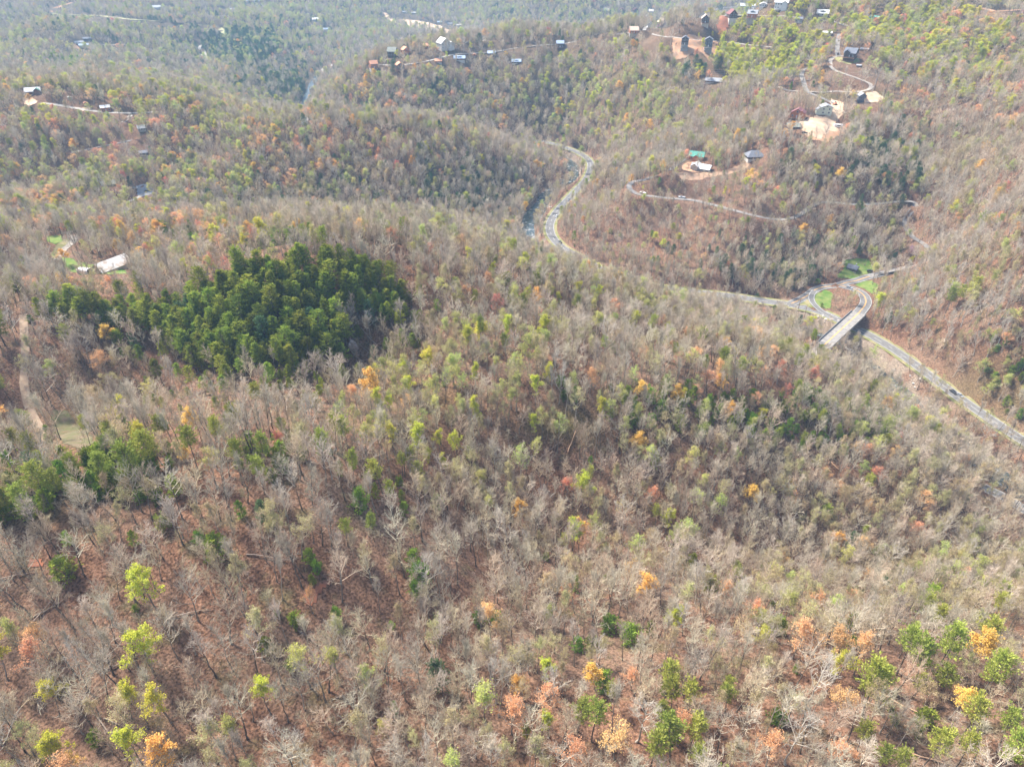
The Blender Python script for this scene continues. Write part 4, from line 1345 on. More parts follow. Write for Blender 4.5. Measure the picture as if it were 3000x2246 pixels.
house(2042, 468, 40, 'roof_green', 'log_orange', 'log house with a green metal roof above the hillside drive', name='house', cat='house', face='e', depth=0.55, wall_h=0.3, rise=0.24, yaw=-8, wing=(0.02, 0.42, 1.5, 0.26, 'roof_green'), decks=1)
house(2056, 500, 52, 'roof_white', 'wall_grey', 'grey house with pale broken roofs beside the drive', name='house', cat='house', face='e', depth=0.5, wall_h=0.16, rise=0.16, yaw=-16, wing=(-0.3, 0.4, 1.3, 0.24, 'roof_white'), wins=4)
house(2212, 466, 48, 'roof_dark', 'log_dark', 'large dark hip roofed house among bushes', name='house', cat='house', hip=True, face='e', depth=0.7, wall_h=0.14, rise=0.3, yaw=24)
house(2499, 795, 27, 'roof_dark', 'log_dark', 'small dark cabin in the bright lawn by the bridge', name='cabin', face='e', depth=0.7, wall_h=0.3, rise=0.28, yaw=-14, chimney=True, frac=0.1)
house(324, 794, 84, 'roof_rusty_white', 'wall_white', 'long white warehouse with rust stained roof on the lawn', name='warehouse', cat='warehouse', face='e', depth=0.55, wall_h=0.16, rise=0.20, yaw=26, wins=5, base='wall_white', frac=0.04)
house(96, 277, 42, 'roof_white', 'log_brown', 'red brown cabin with white and green roof on the hazy ridge', face='e', depth=0.6, wall_h=0.26, rise=0.2, yaw=-12, wing=(0.3, 0.4, 1.1, 0.3, 'roof_green'))
house(307, 327, 27, 'roof_white', 'log_orange', 'red cabin with pale pink roof on the hazy ridge lane', face='e', wall_h=0.45, rise=0.2, decks=1)
house(203, 293, 10, 'roof_white', 'wall_white', 'tiny white shed above the ridge lane', name='shed', cat='shed', face='g', wall_h=0.6, rise=0.2)
house(251, 310, 12, 'roof_orange', 'log_orange', 'tiny orange shed on the hazy ridge', name='shed', cat='shed', face='g', wall_h=0.6, rise=0.2)
house(413, 384, 22, 'roof_grey', 'wall_grey', 'grey roofed cottage among pale trees on the slope', name='cottage', cat='house', face='e', wall_h=0.4, rise=0.35, frac=0.25)
house(418, 455, 22, 'roof_dark', 'log_dark', 'small black shed in the wooded slope', name='shed', cat='shed', face='e', wall_h=0.3, rise=0.2, frac=0.25)
house(316, 547, 36, 'roof_moss', 'log_brown', 'brown roofed house hidden in the trees beside the parking place', name='house', cat='house', face='e', depth=0.6, wall_h=0.2, rise=0.22, frac=0.3)
house(252, 118, 22, 'roof_dark', 'log_dark', 'dark farmhouse on the far hazy slope', name='farmhouse', cat='house', face='e', wall_h=0.22, rise=0.14)
house(231, 129, 24, 'roof_grey', 'wall_white', 'pale farmhouse below the dark one on the far slope', name='farmhouse', cat='house', face='e', depth=0.5, wall_h=0.2, rise=0.14)
house(246, 140, 28, 'roof_blue', 'wall_white', 'long white and blue farmhouse on the far slope', name='farmhouse', cat='house', face='e', depth=0.5, wall_h=0.22, rise=0.13)
house(459, 27, 22, 'roof_white', 'wall_white', 'white farmhouse on the farthest lane', name='farmhouse', cat='house', face='e', depth=0.5, wall_h=0.25, rise=0.2)
house(502, 28, 12, 'roof_grey', 'wall_white', 'small white outbuilding on the farthest lane', name='shed', cat='shed', face='e', depth=0.6, wall_h=0.25, rise=0.2)
house(680, 33, 14, 'roof_grey', 'wall_white', 'small pale house at the end of the farthest lane', name='farmhouse', cat='house', face='e', wall_h=0.3, rise=0.2)
house(742, 10, 40, 'roof_grey', 'wall_white', 'pale blue grey lodge at the top edge of the hills', name='lodge', cat='house', face='e', depth=0.5, wall_h=0.2, rise=0.16, wins=5)
house(924, 63, 20, 'roof_white', 'wall_white', 'small white house in the far pale woods', name='farmhouse', cat='house', face='e', wall_h=0.3, rise=0.2)
house(955, 92, 16, 'roof_blue', 'wall_white', 'small blue roofed house in the far pale woods', name='farmhouse', cat='house', face='e', wall_h=0.3, rise=0.2)
house(1822, 37, 14, 'roof_maroon', 'log_brown', 'maroon far cabin behind the ridge', face='g', wall_h=0.5)
house(1862, 36, 14, 'roof_maroon', 'log_brown', 'second maroon far cabin behind the ridge', face='g', wall_h=0.5, yaw=20)
house(1776, 38, 18, 'roof_moss', 'wall_grey', 'grey green far cabin behind the ridge', face='e', wall_h=0.3)
house(1908, 38, 14, 'roof_white', 'wall_white', 'small white far cabin behind the ridge', face='e', wall_h=0.35)
for k, (qx, qy) in enumerate([(1186, 40), (1212, 42), (1288, 70), (1318, 74), (1344, 78)]):
    house(qx, qy, 14, ['roof_grey', 'roof_white', 'roof_blue'][k % 3], 'wall_grey',
          ['grey shed at the head of the far gravel works', 'white roofed shed beside the grey one at the gravel works', 'blue roofed plant hall in the middle of the gravel works',
           'grey plant hall at the lower gravel works', 'white roofed hall at the low end of the gravel works'][k], name='works_shed', cat='shed', face='e', depth=0.5, wall_h=0.3, rise=0.15)

# white carport with an open end beside the warehouse
g = hit(250, 800)
cp = link('carport', None, loc=tuple(g), rot=(0, 0, math.radians(-12)))
tag(cp, 'small white carport with open dark end beside the warehouse', 'carport')
arch = [(-1.9, 0), (-1.9, 2.2), (-1.2, 2.9), (1.2, 2.9), (1.9, 2.2), (1.9, 0)]
sh = MB()
vs = [(x0, y, z) for x0 in (-3.4, 3.4) for y, z in arch]
sh.add(vs, [(k, k + 1, k + 7, k + 6) for k in range(5)] + [(5, 4, 3, 2, 1, 0)])
vs = [(x0, y * 0.96, z * 0.97) for x0 in (-3.35, 3.4) for y, z in arch]
sh.add(vs, [(k + 6, k + 7, k + 1, k) for k in range(5)])
sh.build('shell', MATS['roof_white'], cp)
MB().box(-3.3, 3.3, -1.8, 1.8, -0.5, 0.14).build('floor', MATS['asphalt'], cp)
for s in (-1, 1):
    MB().bar((3.35, s * 1.86, 0), (3.35, s * 1.86, 2.2), 0.07, 5).build('post', MATS['roof_white'], cp)
BLOCK.append(np.array([[g[0], g[1], 6.5]]))
KEEP.append((250, 785, project(*g)[2], 0.05))
KEEP.append((250, 800, project(*g)[2], 0.05))

# ------------------------------------------------------------------ bridge
mat('deck_concrete', (0.20, 0.19, 0.18), (0.30, 0.285, 0.265), scale=0.35, rough=0.9)
mat('parapet_concrete', (0.30, 0.30, 0.30), (0.38, 0.38, 0.37), scale=0.4, rough=0.9)
mat('joint_dark', (0.10, 0.10, 0.10), (0.16, 0.16, 0.15), scale=1)
bridge = link('road_bridge', None, loc=tuple((bA + bB) / 2))
tag(bridge, 'pale concrete road bridge crossing the highway and the rocky river', 'bridge')
d_ = bB - bA
BL = float(np.hypot(d_[0], d_[1])) + 3
bridge.rotation_euler = (0, 0, math.atan2(d_[1], d_[0]))
c1, c2 = at_z(2495.6, 913, BZ), at_z(2531, 925, BZ)
BW = 9.6
hl = BL / 2
MB().box(-hl, hl, -BW / 2, BW / 2, -0.35, 0.06).build('deck', MATS['deck_concrete'], bridge)
for s in (-1, 1):
    pb = MB().box(-hl, hl, s * (BW / 2 - 0.002) - 0.17, s * (BW / 2 - 0.002) + 0.17, -0.5, 0.95).build('parapet', MATS['parapet_concrete'], bridge)
    rr = MB().bar((-hl, s * BW / 2, 1.15), (hl, s * BW / 2, 1.15), 0.08, 5)
    for q in range(int(BL / 3)):
        rr.bar((-hl + 1 + 3 * q, s * BW / 2, 0.9), (-hl + 1 + 3 * q, s * BW / 2, 1.15), 0.05, 4)
    rr.build('rail', MATS['weathered_pole'], pb)
for q in range(4):
    yy = -3.6 + 2.4 * q
    MB().box(-hl, hl, yy - 0.25, yy + 0.25, -1.25, -0.355).build('girder', MATS['parapet_concrete'], bridge)
for q in range(1, 4):
    xx = -hl + BL * q / 4
    MB().box(xx - 0.12, xx + 0.12, -BW / 2 + 0.2, BW / 2 - 0.2, 0.055, 0.07).build('expansion_joint', MATS['joint_dark'], bridge)
MB().box(-hl, hl, -0.34, -0.08, 0.058, 0.068).build('centre_line', MATS['line_orange'], bridge)
MB().box(-hl, hl, 0.08, 0.34, 0.058, 0.068).build('centre_line', MATS['line_orange'], bridge)
for q in (1, 3):
    xx = -hl + BL * (0.36 if q == 1 else 0.72)
    p = MB().box(xx - 0.8, xx + 0.8, -BW / 2 + 0.6, BW / 2 - 0.6, -2.2, -1.255)
    for s in (-1, 1):
        p.bar((xx, s * 2.8, -2.2), (xx, s * 2.8, -17), 0.6, 10)
    p.build('pier', MATS['parapet_concrete'], bridge)
for s in (-1, 1):
    MB().box(min(s * hl, s * (hl + 1.2)), max(s * hl, s * (hl + 1.2)), -BW / 2, BW / 2, -9, -0.36).build('abutment', MATS['parapet_concrete'], bridge)
for f in np.linspace(0.02, 0.98, 9):
    q = bA + (bB - bA) * f
    a, b, d = project(*q)
    for ox in (-14, 0, 14):
        KEEP.append((a + ox, b, d, 0.02 if f < 0.85 else 0.3))

# ------------------------------------------------------------------ vehicles
mat('paint_white', (0.78, 0.78, 0.77), (0.72, 0.72, 0.71), scale=0.5, rough=0.35)
mat('paint_dark', (0.03, 0.032, 0.036), (0.05, 0.05, 0.055), scale=0.5, rough=0.3)
mat('paint_grey', (0.28, 0.29, 0.31), (0.24, 0.25, 0.27), scale=0.5, rough=0.35)
mat('paint_silver', (0.55, 0.56, 0.57), (0.48, 0.49, 0.5), scale=0.5, rough=0.3)
mat('rubber', (0.025, 0.025, 0.025), (0.035, 0.035, 0.035), scale=1)


def vehicle(px, py, paint, label, name='parked_car', heading=None, kind='car', z=None, on=None):
    g = hit(px, py) if z is None else at_z(px, py, z)
    best, hd, bz = 1e9, 0.0, g[2]
    for r_ in roads:
        c = r_['path']
        dq = np.hypot(c[:, 0] - g[0], c[:, 1] - g[1])
        i = int(dq.argmin())
        if dq[i] < best and dq[i] < 9:
            best = dq[i]
            j = min(i + 1, len(c) - 1)
            hd = math.atan2(c[j, 1] - c[j - 1, 1], c[j, 0] - c[j - 1, 0])
            bz = c[i, 2] + 0.05
    if heading is not None:
        hd = math.radians(heading)
    root = link(name, None, loc=(g[0], g[1], bz), rot=(0, 0, hd))
    tag(root, label, {'car': 'car', 'pickup': 'pickup truck', 'trailer': 'trailer'}[kind])
    L_, W_ = (4.7, 1.85) if kind == 'car' else ((5.6, 2.0) if kind == 'pickup' else (7.5, 2.5))
    x, y = L_ / 2, W_ / 2
    b = MB()
    prof = {'car': [(-x, .35), (-x, .85), (-x * .8, .95), (x * .45, .98), (x * .95, .80), (x, .6), (x, .35)],
            'pickup': [(-x, .45), (-x, 1.1), (x * .35, 1.1), (x * .95, 1.02), (x, .8), (x, .45)],
            'trailer': [(-x, .55), (-x, 2.9), (x * .9, 2.9), (x, 2.3), (x, .55)]}[kind]
    n_ = len(prof)
    vs = [(a, -y, c) for a, c in prof] + [(a, y, c) for a, c in prof]
    b.add(vs, [tuple(range(n_ - 1, -1, -1)), tuple(range(n_, 2 * n_))] + [(k, (k + 1) % n_, n_ + (k + 1) % n_, n_ + k) for k in range(n_)])
    b.build('body', MATS[paint], root)
    if kind != 'trailer':
        x0, x1 = (-x * .75, x * .42) if kind == 'car' else (-x * .12, x * .42)
        zb, zt = (.94, 1.45) if kind == 'car' else (1.08, 1.75)
        c = MB()
        c.add([(x0, -y * .93, zb), (x1, -y * .93, zb), (x1, y * .93, zb), (x0, y * .93, zb), (x0 + .5, -y * .76, zt), (x1 - .75, -y * .76, zt), (x1 - .75, y * .76, zt), (x0 + .5, y * .76, zt)],
              [(0, 1, 5, 4), (1, 2, 6, 5), (2, 3, 7, 6), (3, 0, 4, 7)]).build('windows', MATS['glass'], root)
        MB().box(x0 + .47, x1 - .72, -y * .78, y * .78, zt, zt + .06).build('roof', MATS[paint], root)
    else:
        MB().box(-x * .3, x * .5, -y - .03, -y - .005, 1.4, 2.2).build('window', MATS['glass'], root)
        MB().bar((x, 0, .6), (x + 1.4, 0, .5), .08, 5).build('drawbar', MATS['rubber'], root)
    for sx in (-1, 1):
        for sy in (-1, 1):
            xx, yy = sx * x * .62, sy * (y - .1)
            w = MB().bar((xx, yy - .12, .34), (xx, yy + .12, .34), .34, 12)
            wo_ = w.build('wheel', MATS['rubber'], root)
            MB().bar((xx, yy + sy * .125, .34), (xx, yy + sy * .14, .34), .18, 8).build('rim', MATS['paint_silver'], wo_)
    if kind != 'trailer':
        for sy in (-1, 1):
            MB().box(x - .02, x + .02, sy * y * .72 - .18, sy * y * .72 + .18, .6, .76).build('headlight', MATS['frame_white'], root)
    a, b_, d = project(*root.location)
    KEEP.append((a, b_ - 4, d, 0.02))
    KEEP.append((a, b_ - 1, d, 0.02))
    return root


vehicle(1630, 635, 'paint_silver', 'pale car on the outer lane of the highway bend', name='car', z=8)
vehicle(1641, 711, 'paint_dark', 'dark car on the highway at the foot of the bend', name='car', z=8)
vehicle(1666, 586, 'paint_grey', 'grey car farthest along the highway bend', name='car', z=8)
vehicle(1883, 568, 'paint_white', 'white pickup truck parked by the hairpin of the hillside lane', name='pickup_truck', kind='pickup')
vehicle(1997, 581, 'paint_white', 'white pickup truck driving on the straight of the hillside lane', name='pickup_truck', kind='pickup')
vehicle(2547, 799, 'paint_dark', 'dark car parked by the lane beside the lawn', name='parked_car', heading=-8)
vehicle(2488, 846, 'paint_grey', 'grey car waiting where junction and bridge road meet', name='car')
vehicle(2792, 1150, 'paint_dark', 'black car leading on the highway past the ivy covered trees', name='car', z=8)
vehicle(2812, 1160, 'paint_grey', 'dark grey car following the black one on the highway', name='car', z=8)
vehicle(2455, 374, 'paint_white', 'white trailer parked on the orange building site', name='trailer', kind='trailer', heading=-14)
vehicle(2356, 391, 'paint_dark', 'dark car parked below the building site', name='parked_car', heading=5)
vehicle(2454, 163, 'paint_dark', 'dark car at the foot of the straight lane', name='parked_car')
vehicle(432, 561, 'paint_dark', 'dark car on the parking place in the wood', name='parked_car', heading=20)
vehicle(395, 552, 'paint_white', 'white car at the edge of the parking place', name='parked_car', heading=5)
vehicle(1882, 88, 'paint_dark', 'dark car at the fork of the ridge lane', name='parked_car', heading=15)
vehicle(2168, 22, 'paint_white', 'white car parked beside the long white building', name='parked_car', heading=0)
vehicle(2212, 27, 'paint_white', 'white car below the long white building', name='parked_car', heading=0)
vehicle(2145, 22, 'paint_silver', 'silver car on the crest lane', name='parked_car', heading=5)


# excavator on the clay above the building site
def excavator(px, py, label, heading):
    g = hit(px, py)
    root = link('excavator', None, loc=tuple(g), rot=(0, 0, math.radians(heading)))
    tag(root, label, 'excavator')
    for s in (-1, 1):
        MB().box(-1.8, 1.8, s * 1.1 - .3, s * 1.1 + .3, 0, .8).build('track', MATS['rubber'], root)
    MB().box(-1.9, 1.1, -1.2, 1.2, .85, 1.9).build('body', MATS['roof_orange'], root)
    MB().box(.2, 1.5, .1, 1.15, 1.92, 2.9).build('cab', MATS['glass'], root)
    bm = MB()
    bm.bar((1.1, -.4, 1.6), (3.4, -.4, 3.6), .22, 4)
    bm.bar((3.4, -.4, 3.6), (4.9, -.4, 1.6), .18, 4)
    ar = bm.build('boom', MATS['roof_orange'], root)
    MB().box(4.5, 5.3, -.9, .1, .8, 1.6).build('bucket', MATS['parapet_concrete'], ar)
    KEEP.append((px, py - 4, project(*g)[2], 0.05))


excavator(2446, 308, 'orange excavator on the clay above the building site', 30)


# ------------------------------------------------------------------ power poles and wires
def pole(px, py, h, label, name='power_pole', lean=0.0, arms=1, m='weathered_pole', r=0.22):
    g = hit(px, py)
    root = link(name, None, loc=(g[0], g[1], g[2] - 0.5), rot=(0, math.radians(lean), 0))
    tag(root, label, 'power pole')
    MB().bar((0, 0, 0), (0, 0, h), r, 7, r * 0.65).build('pole', MATS[m], root)
    for k in range(arms):
        z = h - 0.6 - 1.6 * k
        a = MB().bar((-1.7, 0, z), (1.7, 0, z), 0.10, 4)
        ao = a.build('crossarm', MATS[m], root)
        ins = MB()
        for q in (-1.5, 0.8, 1.5):
            ins.bar((q, 0, z + 0.1), (q, 0, z + 0.45), 0.06, 5)
        ins.build('insulators', MATS['frame_white'], ao)
    a, b, d = project(*g)
    for f in (0.1, 0.5, 0.95):
        q = project(g[0], g[1], g[2] + h * f)
        KEEP.append((q[0], q[1], q[2], 0.15))
    return root, g


def wire(a, b, sag, label, group):
    n_ = 14
    pts = []
    for k in range(n_ + 1):
        t = k / n_
        pts.append((a[0] + (b[0] - a[0]) * t, a[1] + (b[1] - a[1]) * t, a[2] + (b[2] - a[2]) * t - sag * 4 * t * (1 - t)))
    S = [[*pts[k], *pts[k + 1], 0.045, 0.045] for k in range(n_)]
    V, F_ = prisms(S, 3)
    o = link('power_line', np_mesh('power_line', V, F_, [MATS['metal_wire']]))
    tag(o, label, 'power line', group)


PL = [(1867, 233, 21, 'twin pole in the green hillside clearing'), (2278, 270, 22, 'twin pole beside the lane below the yellow green trees'), (2554, 272, 22, 'tall pale leaning pole beside the slate cabin')]
tops = []
for k, (a, b, h, lb) in enumerate(PL):
    if k < 2:
        r1, g1 = pole(a - 5, b, h, lb.replace('twin pole', 'first grey post of the twin power pole'), arms=1)
        r2, g2 = pole(a + 6, b - 1, h, lb.replace('twin pole', 'second grey post of the twin power pole'), arms=1)
        tops.append((g1 + g2) / 2 + np.array([0, 0, h - 1.0]))
    else:
        r1, g1 = pole(a, b, h, lb, lean=6, arms=1, r=0.3)
        tops.append(g1 + np.array([2.2, 0, h - 1.0]))
nr = ['lowest', 'second', 'third', 'fourth', 'topmost']
far_r = at_z(3150, 262, 140)
far_l = at_z(1300, 120, 128)
spans = [(far_l, tops[0], 'from the ridge to the hillside twin pole'), (tops[0], tops[1], 'between the two twin poles'), (tops[1], tops[2], 'from twin pole to leaning pole'), (tops[2], far_r, 'running out over the wooded slope')]
for a, b, w in spans:
    for k in range(4):
        off = np.array([0, 0, -1.9 * (3 - k)])
        wire(a + off, b + off, 5.0, f'{nr[k] if k < 3 else "topmost"} power line {w}', 'power lines over the hillside')
pole(1451, 118, 26, 'tall thin far pole beside the ridge spur lane', r=0.3)
pole(1414, 112, 22, 'shorter far pole next to the tall thin one', r=0.3)
pole(1642, 60, 34, 'very tall thin pole rising out of the far blue woods', r=0.45)
pole(1600, 622, 11, 'dark roadside pole above the river bend', m='deck_wood')
pole(2354, 935, 11, 'roadside pole between highway and river', m='deck_wood')
pole(2338, 908, 10, 'roadside pole beside the junction triangle', m='deck_wood')
pole(2454, 168, 12, 'wooden pole at the foot of the straight lane', m='deck_wood')
pole(2352, 240, 12, 'dark wooden pole on the downhill lane', m='deck_wood')
pole(1987, 112, 10, 'short pale pole above the tall dark cabin')
pole(2303, 258, 13, 'brown wooden pole right of the twin pole', m='deck_wood')

# ------------------------------------------------------------------ boulders along the river
mat('river_rock', (0.52, 0.47, 0.42), (0.38, 0.35, 0.32), scale=0.8, obj_var=0.25)
rocks = []
for k in range(5):
    rr_ = np.random.default_rng(900 + k)
    import bmesh
    bm = bmesh.new()
    bmesh.ops.create_icosphere(bm, subdivisions=1, radius=1.0)
    for v in bm.verts:
        v.co *= rr_.uniform(0.7, 1.2)
        v.co.z *= 0.6
    me = bpy.data.meshes.new('boulder')
    bm.to_mesh(me)
    bm.free()
    me.materials.append(MATS['river_rock'])
    rocks.append(me)
nrm_ = normals2(river)
pxr, pyr, ddr = project(river[:, 0], river[:, 1], river[:, 2])
cand = np.nonzero((((pyr < 710) & (pxr < 1700)) | ((pxr > 2330) & (pxr < 2700) & (pyr > 940))) & (pxr > 1500))[0]
rk = []
for k in range(170):
    i = cand[rng.integers(len(cand))]
    s = rng.choice([-1, 1])
    off = s * abs(rng.normal(river_w[i] * 0.95, 3.0))
    x_, y_ = river[i, :2] + nrm_[i] * off
    sz = rng.uniform(0.5, 1.1) + 1.5 * rng.uniform() ** 4
    z_ = max(float(hgt(x_, y_)), river[i, 2] - 0.5)
    rk.append((x_, y_, z_, sz, i))
where = ['above the highway bend', 'in the rapids beside the highway', 'near the bridge', 'downstream of the bridge']
for k, (x_, y_, z_, sz, i) in enumerate(rk):
    o = link('boulder', rocks[k % 5], loc=(x_, y_, z_), rot=(rng.uniform(-.3, .3), 0, rng.uniform(0, 6)))
    o.scale = (sz, sz * rng.uniform(0.7, 1.1), sz * rng.uniform(0.7, 1.0))
    w = 0 if pyr[i] < 545 else 1 if pyr[i] < 720 else 2 if pxr[i] < 2480 else 3
    tag(o, f'pale {"large" if sz > 1.6 else "small"} boulder in the river {where[w]}', 'boulder', f'pale boulders in the river {where[w]}')
